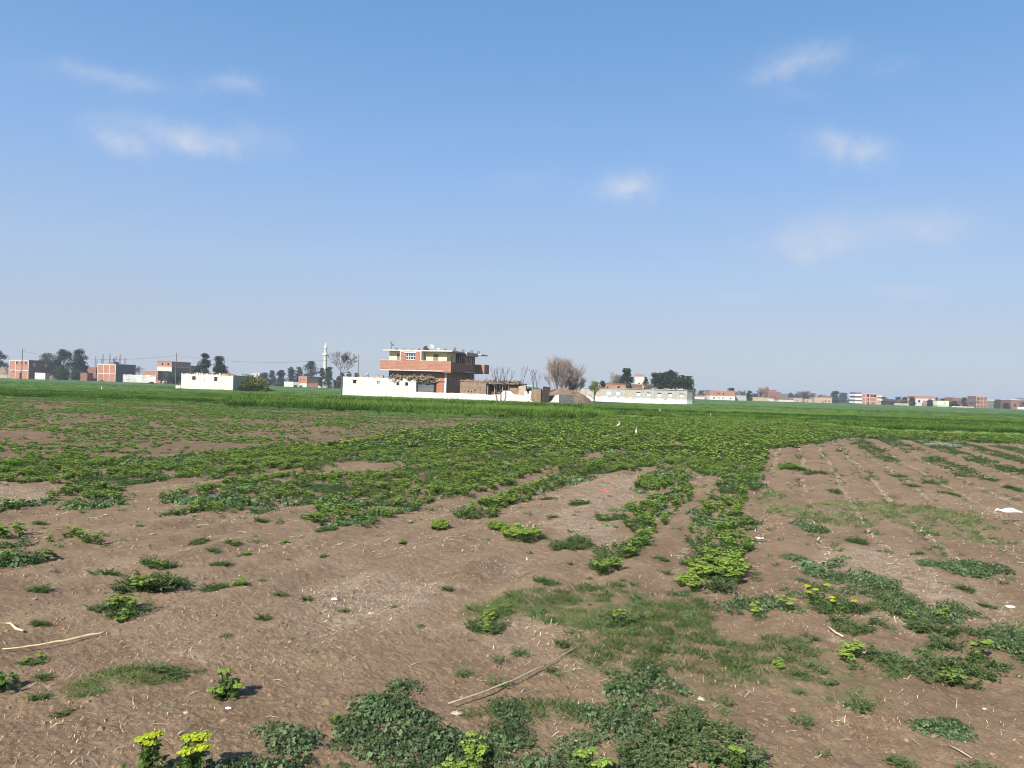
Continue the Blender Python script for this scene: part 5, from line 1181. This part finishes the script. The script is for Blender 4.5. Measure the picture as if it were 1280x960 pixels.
house('brick_house', 'house', 'wide dull brown house at the right border', 1264, 1300, 499, 410, 9, 0, m_brick3, floors=2, para=.5, par_m=m_palecon, fwin=[(.1,.16,.3,.6),(.3,.36,.3,.6)])
o = mudp(1272, 1300, 509, 370, .5, 'bright white wall in front of the house at the right border', 73, m_white, .05)

# ------------------------------------------------------------------ trees
def branch_mesh(segs, nside=4):
    n = len(segs); A = np.array([s[0] for s in segs]); B = np.array([s[1] for s in segs]); ra = np.array([s[2] for s in segs]); rb_ = np.array([s[3] for s in segs])
    d = B-A; d /= np.linalg.norm(d, axis=1, keepdims=True)+1e-9; ref = np.where(np.abs(d[:, 2:3]) > .9, np.array([[1., 0, 0]]), np.array([[0, 0, 1.]])); x = np.cross(d, ref); x /= np.linalg.norm(x, axis=1, keepdims=True)+1e-9; y = np.cross(d, x)
    V = []
    for P, rr_ in ((A, ra), (B, rb_)):
        for k in range(nside): a = k*2*math.pi/nside; V.append(P+(x*math.cos(a)+y*math.sin(a))*rr_[:, None])
    V = np.stack(V, 1).reshape(-1, 3); f = []
    for k in range(nside): j = (k+1) % nside; f += [(k, j, nside+j, nside+k)]
    Fq = (np.array(f)[None]+(np.arange(n)*2*nside)[:, None, None]).reshape(-1, 4); return V, Fq
def grow(rng, p, d, L_, r, depth, segs, spread=.55, up=.15, kids=3, shrink=.72, tips=None):
    q = p; dd = d
    for k in range(2):
        dd = (dd+Vector((rng.uniform(-.14, .14), rng.uniform(-.14, .14), rng.uniform(-.05, .12)))).normalized(); q2 = q+dd*L_/2
        segs.append((tuple(q), tuple(q2), r*(1-.2*k), r*(1-.2*(k+1)))); q = q2
        if depth > 0 and k == 0 and rng.random() < .6:
            ax = Vector((rng.uniform(-1, 1), rng.uniform(-1, 1), rng.uniform(-.2, .4))).normalized(); grow(rng, q, (dd+ax*spread*1.3).normalized(), L_*shrink*.8, r*.5, depth-1, segs, spread, up, kids, shrink, tips)
    if depth == 0:
        if tips is not None: tips.append(q)
        return
    for k in range(kids):
        ax = Vector((rng.uniform(-1, 1), rng.uniform(-1, 1), rng.uniform(-.3, .6))).normalized()
        grow(rng, q, (dd+ax*spread+Vector((0, 0, up))).normalized(), L_*shrink*rng.uniform(.8, 1.15), r*.62, depth-1, segs, spread, up, kids, shrink, tips)
def leafy(name, label, x0, x1, ytop, D, m, kind='round', seed=0, base_f=.1, leaf=.38, n=None, ybase=None, group=None):
    # crown: thousands of small leaf faces in clumps; trunk and limbs below and inside
    xc = (x0+x1)/2; X = XD(xc, D); w = (XD(x1, D)-XD(x0, D))*(1.3 if kind != 'round' else 1.0); h = ZD(xc, ytop, D); base_f = base_f if kind == 'round' else .03; rng = np.random.default_rng(seed+abs(int(x0))); e = empty(name, (X, D, -.1), 0, label, 'tree', group)
    r = random.Random(seed+int(x0)); segs = [((0, 0, 0), (0, 0, h*.35), h*.025+.05, h*.02+.04), ((0, 0, h*.35), (w*.03, 0, h*.8), h*.02+.04, .05)]
    for k in range(7):
        a = r.random()*6.28; z0 = h*r.uniform(.15, .6); segs.append(((0, 0, z0), (math.cos(a)*w*.33, math.sin(a)*w*.33, z0+h*r.uniform(.12, .3)), .09, .03))
    V, Fq = branch_mesh(segs, 6); meshobj('trunk', V, Fq, m_bark, e)
    lf = max(leaf, D*.00105); nclump = int(20+w*2.4) if kind == 'round' else int(26+h*2.2)
    P = []
    C = []
    for k in range(nclump):
        if kind == 'round':
            a = r.random()*6.28; z = r.uniform(base_f, .93); prof = math.sin(math.pi*min(1, max(.02, (z-base_f*.6)/(1-base_f*.6)))**.75)**.6; q = math.sqrt(r.random())*w*.38*prof; C.append((math.cos(a)*q, math.sin(a)*q, z*h, w*.19*r.uniform(.6, 1.15)+.2))
        elif kind == 'cone':
            z = r.uniform(base_f, .96)**1.0; wid_ = w*.42*(1-z)**.6+w*.06; a = r.random()*6.28; q = r.uniform(.1, 1)*wid_; C.append((math.cos(a)*q, math.sin(a)*q, z*h, w*.18*r.uniform(.6, 1.2)*(1.25-z*.6)*1.45+.2))
        else:  # column
            z = r.uniform(base_f, .95); a = r.random()*6.28; q = r.uniform(0, .9)*w*.36*(1-.35*z); C.append((math.cos(a)*q, math.sin(a)*q, z*h, w*.32*r.uniform(.6, 1.2)+.2))
    C.append((0, 0, h*(.95 if kind != 'round' else .9), w*.08+.15))
    if n is None: n = int(np.clip(w*h*110, 1600, 7000))
    C = np.array(C); idx = rng.integers(0, len(C), n); dirs = rng.normal(size=(n, 3)); dirs /= np.linalg.norm(dirs, axis=1, keepdims=True); q = rng.random(n)**.45
    P = C[idx, :3]+dirs*(C[idx, 3]*q)[:, None]*np.array([1, 1, .72 if kind != 'cone' else .55])
    P[:, 2] = np.clip(P[:, 2], .2, h)
    a = rng.normal(size=(n, 3)); a /= np.linalg.norm(a, axis=1, keepdims=True); b_ = np.cross(a, rng.normal(size=(n, 3))); b_ /= np.linalg.norm(b_, axis=1, keepdims=True)
    if kind == 'cone': a[:, 2] -= .4
    s_ = lf*rng.uniform(.5, 1.2, n)[:, None]; V = np.stack([P-a*s_*.6, P+b_*s_*.33, P+a*s_*.6, P-b_*s_*.33], 1).reshape(-1, 3); k = np.arange(n)*4
    Ft = np.vstack([np.stack([k, k+1, k+2], -1), np.stack([k, k+2, k+3], -1)]); tint = np.repeat(np.clip(rng.random(len(C))[idx]*.6+rng.random(n)*.4, 0, 1), 4)
    meshobj('crown', V, Ft, m, e, tint=tint); return e
def bare(name, label, x0, x1, ytop, D, m, seed=0, depth=5, kids=3, spread=.6, r0_=None, shrink=.74, up=.12, thick=1.0, low=.18, ybase=None, trunks=1, group=None, twig=.012):
    xc = (x0+x1)/2; X = XD(xc, D); w = XD(x1, D)-XD(x0, D); h = ZD(xc, ytop, D); rng = random.Random(seed+int(x0)); e = empty(name, (X, D, -.1), 0, label, 'tree', group)
    segs = []; tr = []
    for k in range(trunks):
        bx = (k-(trunks-1)/2)*w*.12; d = Vector((bx/w*2, rng.uniform(-.1, .1), 1)).normalized(); hb = h*low
        tr.append(((bx, 0, 0), tuple(Vector((bx, 0, 0))+d*hb), .018*h*thick, .015*h*thick)); s0 = len(segs)
        for j in range(kids+1): 
            ax = Vector((rng.uniform(-1, 1), rng.uniform(-1, 1), .1)).normalized(); grow(rng, Vector((bx, 0, 0))+d*hb, (d+ax*spread*.9).normalized(), h*.30, .010*h*thick, depth, segs, spread, up, kids, shrink)
    A = np.array([s[1] for s in segs]); zs = (h-h*low)/(max(.1, A[:, 2].max()-h*low)); xs = (w*.5)/max(.1, np.percentile(np.abs(A[:, 0]), 99))
    S2_ = []
    mn = max(twig, D*.00008)
    for a, b_, c_, d_ in segs:
        f = lambda v: (v[0]*xs, v[1]*xs, h*low+(v[2]-h*low)*zs); S2_.append((f(a), f(b_), max(mn, c_), max(mn, d_)))
    V, Fq = branch_mesh(tr, 7); meshobj('trunk', V, Fq, m_bark if m is not m_twig else m_palebark, e)
    V, Fq = branch_mesh(S2_, 3); meshobj('branches', V, Fq, m, e).name = 'crown'
    return e
G1 = 'trees in the villages'
leafy('grey_tree', 'grey green tree cut off by the left border', -14, 11, 438, 300, m_fol_grey, 'round', 1)
leafy('dark_tree', 'left tree of the tall dark clump behind the far left brick house', 46, 74, 441, 285, m_fol_grey, 'round', 2)
leafy('dark_tree', 'middle tree of the tall dark clump at the left', 66, 92, 436, 280, m_fol_dark, 'round', 3)
leafy('dark_tree', 'right tree of the tall dark clump at the left', 86, 110, 435.5, 283, m_fol_dark, 'round', 4)
leafy('green_bush', 'dark green broad leaved bush below the dark tree clump', 66, 88, 456, 258, m_fol_mid, 'round', 5, base_f=.05)
leafy('dusty_bush', 'dusty tan green bush right of the dark green bush', 84, 106, 462, 256, m_fol_grey, 'round', 6, base_f=.05)
bare('bare_bush', 'low leafless bush right of the unfinished brick house', 164, 182, 456, 262, m_twig2, 7, depth=4)
leafy('green_bush', 'dull green bush behind the utility pole left of the whitewashed hut', 200, 226, 465, 240, m_fol_grey, 'round', 8, base_f=.05)
leafy('casuarina_tree', 'tall pointed conifer over the left half of the whitewashed hut', 248, 262, 441, 215, m_fol_dark, 'cone', 9)
leafy('casuarina_tree', 'short conifer left of the tall pointed one', 242, 252, 455, 216, m_fol_dark, 'round', 10)
leafy('casuarina_tree', 'tall conifer over the right half of the whitewashed hut', 266, 279, 445, 214, m_fol_dark, 'col', 11)
leafy('casuarina_tree', 'short dark conifer at the right shoulder of the tall one', 275, 284, 456, 215, m_fol_dark, 'col', 12)
leafy('brown_bush', 'brownish low bush just over the whitewashed hut roof', 248, 264, 462, 205, m_fol_grey, 'round', 13)
# spiky fan leaved bush by the hut
t = T(); rng = random.Random(9); 
for k in range(800):
    a = rng.random()*6.283; el = rng.uniform(.05, 1.3); q = Vector((math.cos(a)*math.cos(el)*1.15, math.sin(a)*math.cos(el), math.sin(el))); p = q*rng.uniform(.4, 1.9); p.z *= 1.3
    t.leaf(p+Vector((0, 0, .1)), q+Vector((rng.uniform(-.4, .4), rng.uniform(-.4, .4), rng.uniform(-.1, .6))), rng.uniform(.35, .95), rng.uniform(.10, .26), 0, rng.random() if p.z > .7 else rng.random()*.35, .35)
t.arr(); e = empty('spiky_bush', (XD(318, 115), 115, -.05), 0, 'low spiky green bush with upright leaves beside the whitewashed hut', 'bush'); meshobj('foliage', t.V, t.F, [m_fol_yel], e, None, t.t); V, Fq = branch_mesh([((0,0,0),(.1,.1,1.0),.08,.04),((0,0,0),(-.5,0,.8),.06,.03),((0,0,0),(.6,0,.7),.06,.03)], 6); meshobj('stem', V, Fq, m_bark, e)
for o_ in (e,): pass
tb = [('grey_tree', 'rounded grey green tree right of the spiky bush', 323, 338, 465, 350, m_fol_grey, 'round'),
 ('brown_tree', 'brownish tree beside the rounded grey green tree', 335, 345, 462, 352, m_fol_grey, 'round'),
 ('conifer', 'pair topped dark conifer left of the white wall', 345, 357, 462.5, 345, m_fol_dark, 'cone'),
 ('conifer', 'narrow dark conifer behind the small white wall', 360, 368, 458, 345, m_fol_dark, 'col'),
 ('conifer', 'grey green conifer between two darker ones', 368, 379, 458, 350, m_fol_grey, 'cone'),
 ('conifer', 'big dark conifer behind the red brick cottage', 378, 396, 451, 345, m_fol_dark, 'cone'),
 ('dark_tree', 'dark tree at the left foot of the minaret', 397, 407, 458, 325, m_fol_dark, 'round'),
 ('dark_tree', 'dark tree at the right foot of the minaret', 405, 416, 458, 325, m_fol_dark, 'cone'),
 ('dark_bush', 'low dark bush under the slim bare tree', 420, 432, 464, 300, m_fol_grey, 'round'),
 ('dark_bush', 'low dark bush left of the pole behind the outbuilding', 432, 440, 463, 300, m_fol_dark, 'round'),
 ('dark_bush', 'low grey bush right of the pole behind the outbuilding', 440, 450, 465, 300, m_fol_grey, 'round'),
 ('round_tree', 'small dark round tree behind the yellow green one', 752-3, 758, 474.5, 165, m_fol_dark, 'round'),
 ('dark_tree', 'dark leafy tree left of the house with the red roof band', 770, 794, 459, 200, m_fol_dark, 'round'),
 ('green_bush', 'dull green bush over the middle of the long grey building', 782, 792, 478, 165, m_fol_mid, 'round'),
 ('dark_tree', 'small dark tree right of the house with the red roof band', 802, 811, 468.5, 215, m_fol_dark, 'round'),
 ('conifer', 'first dark conifer over the right end of the long grey building', 808, 830, 465.5, 190, m_fol_dark, 'round'),
 ('conifer', 'second dark conifer over the right end of the long grey building', 818, 840, 463.5, 192, m_fol_dark, 'round'),
 ('conifer', 'tallest pointed conifer over the right end of the long grey building', 827, 848, 461.5, 190, m_fol_dark, 'cone'),
 ('conifer', 'low wide conifer next to the tallest pointed one', 835, 856, 471, 188, m_fol_dark, 'round'),
 ('conifer', 'narrow conifer near the right end of the long grey building', 845, 861, 468.5, 190, m_fol_dark, 'col'),
 ('conifer', 'rightmost narrow conifer behind the long grey building', 853, 868, 470, 188, m_fol_dark, 'col'),
 ('dark_bush', 'dark bush left of the white and brick house', 880, 888, 491, 355, m_fol_grey, 'round'),
 ('dark_tree', 'flat topped dark tree behind the white and brick house', 907, 920, 484.5, 370, m_fol_dark, 'round'),
 ('dark_tree', 'dark tree at the right of the blue roofed shed', 932, 941, 488, 360, m_fol_dark, 'round'),
 ('far_tree', 'bluish far tree behind the pink roofed house', 984, 992, 491, 700, m_fol_dark, 'round'),
 ('far_tree', 'bluish far tree left of the round bare tree', 992, 1001, 491.5, 720, m_fol_dark, 'round'),
 ('grey_tree', 'tall grey tree with a flat dark top right of the tan cottages', 1038, 1050, 488, 430, m_fol_grey, 'round'),
 ('far_tree', 'bluish far tree right of the tall grey tree', 1050, 1058, 491, 700, m_fol_dark, 'col'),
 ('far_tree', 'low bluish tree right of the small tan houses', 1044, 1053, 497, 620, m_fol_grey, 'round'),
 ('far_tree', 'low grey tree touching the left of the apartment block', 1058, 1069, 498, 560, m_fol_grey, 'round'),
 ('dark_tree', 'dark tree over brown brush right of the apartment block', 1117, 1128, 496, 450, m_fol_dark, 'round'),
 ('dark_tree', 'second dark tree right of the apartment block', 1126, 1135, 495.5, 455, m_fol_dark, 'round'),
 ('dark_tree', 'dark green tree at the left of the pale house with the roof band', 1135, 1145, 496, 400, m_fol_dark, 'round'),
 ('dark_tree', 'small dark tree in front of the pale house with the roof band', 1158, 1166, 499, 390, m_fol_dark, 'round'),
 ('dark_tree', 'dark tree behind the yellow house, left one', 1173, 1183, 498, 440, m_fol_dark, 'round'),
 ('dark_tree', 'dark tree behind the yellow house, right one', 1181, 1192, 497, 440, m_fol_dark, 'round'),
 ('dark_tree', 'dark tree right of the half hidden brick house', 1201, 1210, 496.5, 410, m_fol_dark, 'round'),
 ('dark_tree', 'dark low tree in front of the half hidden brick house', 1186, 1200, 501, 400, m_fol_dark, 'round'),
 ('grey_tree', 'grey green tree right of the grey house', 1240, 1254, 499.5, 450, m_fol_grey, 'round'),
 ('dark_tree', 'dark low tree left of the house at the right border', 1252, 1264, 503.5, 400, m_fol_dark, 'round'),
 ('dark_tree', 'dark bush at the right foot of the dark clump at the far left', 100, 112, 455, 288, m_fol_dark, 'round'),
 ('dark_tree', 'low dark tree filling the gap in the far left clump', 60, 80, 450, 290, m_fol_dark, 'round'),
 ('green_bush', 'green bush before the brick topped house at the left', 212, 224, 462, 300, m_fol_mid, 'round'),
 ('dark_tree', 'dark tree over the low pale pink roofed house', 872, 882, 488, 480, m_fol_grey, 'round'),
 ('far_tree', 'dark far tree behind the tan cottages', 1008, 1020, 494, 560, m_fol_dark, 'round'),
 ('far_tree', 'dark far tree right behind the apartment block', 1098, 1110, 496, 520, m_fol_dark, 'round'),
 ('far_tree', 'wide dark far tree between brush and the pale low wall', 1108, 1120, 499, 520, m_fol_dark, 'round'),
 ('far_tree', 'dark far tree over the tan wall house', 1164, 1175, 497, 520, m_fol_dark, 'round'),
 ('far_tree', 'dark far tree left of the tall narrow brick house', 1210, 1221, 500, 480, m_fol_dark, 'round'),
 ('far_tree', 'wide grey far tree at the right of the grey house', 1246, 1262, 501, 520, m_fol_grey, 'round'),
 ('far_tree', 'dark far tree over the stepped brown house', 966, 978, 490, 520, m_fol_dark, 'round'),
 ('far_tree', 'dark far tree right behind the blue roofed shed', 938, 950, 492, 520, m_fol_grey, 'round'),
 ('grey_tree', 'grey tree over the house at the right border', 1268, 1284, 498, 430, m_fol_grey, 'round'),
]
for k, (nm, lb, a, b_, yt, D_, mm, kd) in enumerate(tb): leafy(nm, lb, a, b_, yt, D_, mm, kd, 40+k, group=G1)
# yellow green tree before the long building
leafy('yellow_green_tree', 'small yellow green tree with a thin trunk in front of the long grey building', 735, 751, 475.5, 127, m_fol_yel, 'round', 90, base_f=.58, leaf=.16, n=1500)
bb = [('bare_tree', 'large pinkish leafless tree right of the two storey house', 671, 727, 441, 112, m_twig, dict(depth=5, kids=3, trunks=3, low=.07, spread=.72, twig=.009, up=.16)),
 ('bare_tree', 'small pinkish leafless shrub at the right foot of the large leafless tree', 705, 731, 466, 114, m_twig, dict(depth=5, kids=3, trunks=2, low=.08, spread=.5, twig=.009)),
 ('bare_tree', 'slim leafless tree left of the white outbuilding', 408, 446, 437, 112, m_twigdark, dict(depth=4, kids=3, low=.42, spread=.7, thick=.7)),
 ('bare_sapling', 'thin leafless sapling with several stems before the low white wall', 611, 642, 456, 93.5, m_twigdark, dict(depth=2, kids=2, trunks=3, low=.25, spread=.42, thick=.9)),
 ('bare_sapling', 'thin leafless sapling over the ruined mud walls, left one', 646, 659, 456, 106.5, m_twigdark, dict(depth=2, kids=2, low=.4, spread=.5, thick=.6)),
 ('bare_sapling', 'thin leafless sapling over the green tarp, right one', 660, 678, 459, 104, m_twigdark, dict(depth=2, kids=2, trunks=2, low=.4, spread=.4, thick=.6)),
 ('bare_tree', 'hazy leafless tree behind the low red brick house', 752, 778, 463.5, 215, m_twig, dict(depth=5, kids=3, low=.15)),
 ('bare_tree', 'brown leafless bush left of the first conifer', 798, 815, 476, 178, m_twig2, dict(depth=5, kids=3, low=.1)),
 ('bare_tree', 'small leafless tree at the right end of the long grey building', 863, 873, 484, 300, m_twig, dict(depth=4, kids=3, low=.15)),
 ('bare_tree', 'leafless tree between flat topped tree and blue roofed shed', 917, 933, 486.5, 372, m_twig, dict(depth=5, kids=3, low=.1)),
 ('bare_tree', 'leafless trees over the tan mud wall, left one', 941, 954, 483, 410, m_twig, dict(depth=5, kids=3, low=.1)),
 ('bare_tree', 'leafless trees over the tan mud wall, right one', 951, 964, 482.5, 412, m_twig, dict(depth=5, kids=3, low=.1)),
 ('bare_tree', 'big round leafless tree in the middle of the right village', 997, 1023, 487.5, 405, m_twig, dict(depth=6, kids=3, low=.08)),
 ('bare_tree', 'small leafless tree right of the big round one', 1023, 1033, 491.5, 420, m_twig, dict(depth=5, kids=3, low=.08)),
 ('bare_tree', 'brown leafless brush right against the apartment block', 1102, 1119, 497, 405, m_twig2, dict(depth=5, kids=3, low=.06)),
 ('bare_tree', 'brown leafless brush below the two dark trees', 1117, 1135, 499, 410, m_twig2, dict(depth=5, kids=3, low=.06)),
 ('bare_tree', 'leafless tree left of the tall narrow brick house', 1208, 1222, 499, 400, m_twig2, dict(depth=5, kids=3, low=.08)),
 ('bare_tree', 'leafless tree in front of the house at the right border', 1268, 1284, 499, 395, m_twig2, dict(depth=5, kids=3, low=.08)),
]
for k, (nm, lb, a, b_, yt, D_, mm, kw) in enumerate(bb): bare(nm, lb, a, b_, yt, D_, mm, 200+k, **kw)
# far background wood
rng = random.Random(77); segP = []; S_ = Soup()
tk = T()
for k in range(60):
    p = Vector((rng.uniform(-1, 1)*4, rng.uniform(-1, 1)*3, rng.random()**.7*6)); q = rng.uniform(.8, 1.5); d = Vector((rng.uniform(-1, 1), rng.uniform(-1, 1), rng.uniform(-1, 1))).normalized(); tk.rleaf(p, d, q, 0, rng.random(), rng, .4, 5)
tk.arr(); n = 330; xs_ = rg.uniform(-560, 620, n); ys_ = rg.uniform(760, 900, n)
S_.put(tk, np.stack([xs_, ys_, np.zeros(n)], -1), rg.uniform(0, 6, n), rg.uniform(.35, 1.0, n)*(.45+1.0*fbm(xs_*.02, xs_*0, 5, 3)), rg.uniform(-.4, .4, n))
tag(S_.obj('distant_wood', mats=[m_fol_grey]), 'far hazy strip of woodland along the horizon', 'wood', kind='stuff')

# ------------------------------------------------------------------ poles and wires
poles = [(27, 478.7, 435, 'thin dark utility pole in front of the far left brick house'), (219.5, 485, 440, 'thin brown utility pole just left of the whitewashed hut'), (447.3, 491, 442, 'thin utility pole rising behind the white outbuilding')]
tops = []
for (px, py, yt, lb) in poles:
    D_ = {27: 142, 219.5: 138, 447.3: 135}[px]; h = ZD(px, yt, D_); x = XD(px, D_)
    e = empty('utility_pole', (x, D_, -.1), 0, lb, 'pole', 'utility poles across the field'); lathe('shaft', m_pole, [(.09, 0), (.055, h), (0, h)], e, 8); tops.append((x, D_, h-.62))
lathe_done = True
for k, (a, b_, lb) in enumerate(((0, 1, 'wires sagging between the far left pole and the pole by the hut'), (1, 2, 'wires sagging between the pole by the hut and the one behind the outbuilding'))):
    e = empty('power_line', tops[a], 0, lb, 'cable')
    for dy in (-.35, .35):
        P = [Vector(tops[a]).lerp(Vector(tops[b_]), f/16)-Vector(tops[a])+Vector((0, dy, -1.1*4*(f/16)*(1-f/16))) for f in range(17)]; tube('wire', P, [.009]*17, m_rust, e, 4)
# small far props: dark animal in the field
AX = XD(190, 168); e = empty('goat', (AX, 168, .18), R(25), 'small dark goat grazing in the green field left of the hut', 'goat'); m_goat = mat('black_hair', (.02, .018, .016), var=.3)
ell_tube([(.42,0,.52,.02,.02),(.36,0,.52,.13,.14),(.1,0,.50,.16,.17),(-.2,0,.52,.14,.16),(-.36,0,.56,.09,.11),(-.5,0,.52,.06,.07),(-.60,0,.38,.05,.06),(-.64,0,.27,.045,.055),(-.70,0,.16,.02,.025)], e, 'body', m_goat)
for sx_, sy_ in ((.3,.08),(.3,-.08),(-.25,.08),(-.25,-.08)): tube('leg', [(sx_, sy_, .5), (sx_+.02, sy_, .25), (sx_, sy_, 0)], [.06, .03, .025], m_goat, e, 6)

# ------------------------------------------------------------------ haze
hz = boxes('haze', None, [(-3150, 3150, -3150, 3150, -1.3, 24)]); hz.data.materials.clear(); tag(hz, kind='stuff')
mh = bpy.data.materials.new('haze'); mh.use_nodes = True; t = mh.node_tree; t.nodes.remove(t.nodes['Principled BSDF']); pv = t.nodes.new('ShaderNodeVolumePrincipled')
pv.inputs['Color'].default_value = (0.80, 0.87, 1.0, 1); pv.inputs['Density'].default_value = 0.0004; pv.inputs['Anisotropy'].default_value = 0.1
t.links.new(pv.outputs[0], t.nodes['Material Output'].inputs['Volume']); hz.data.materials.append(mh)
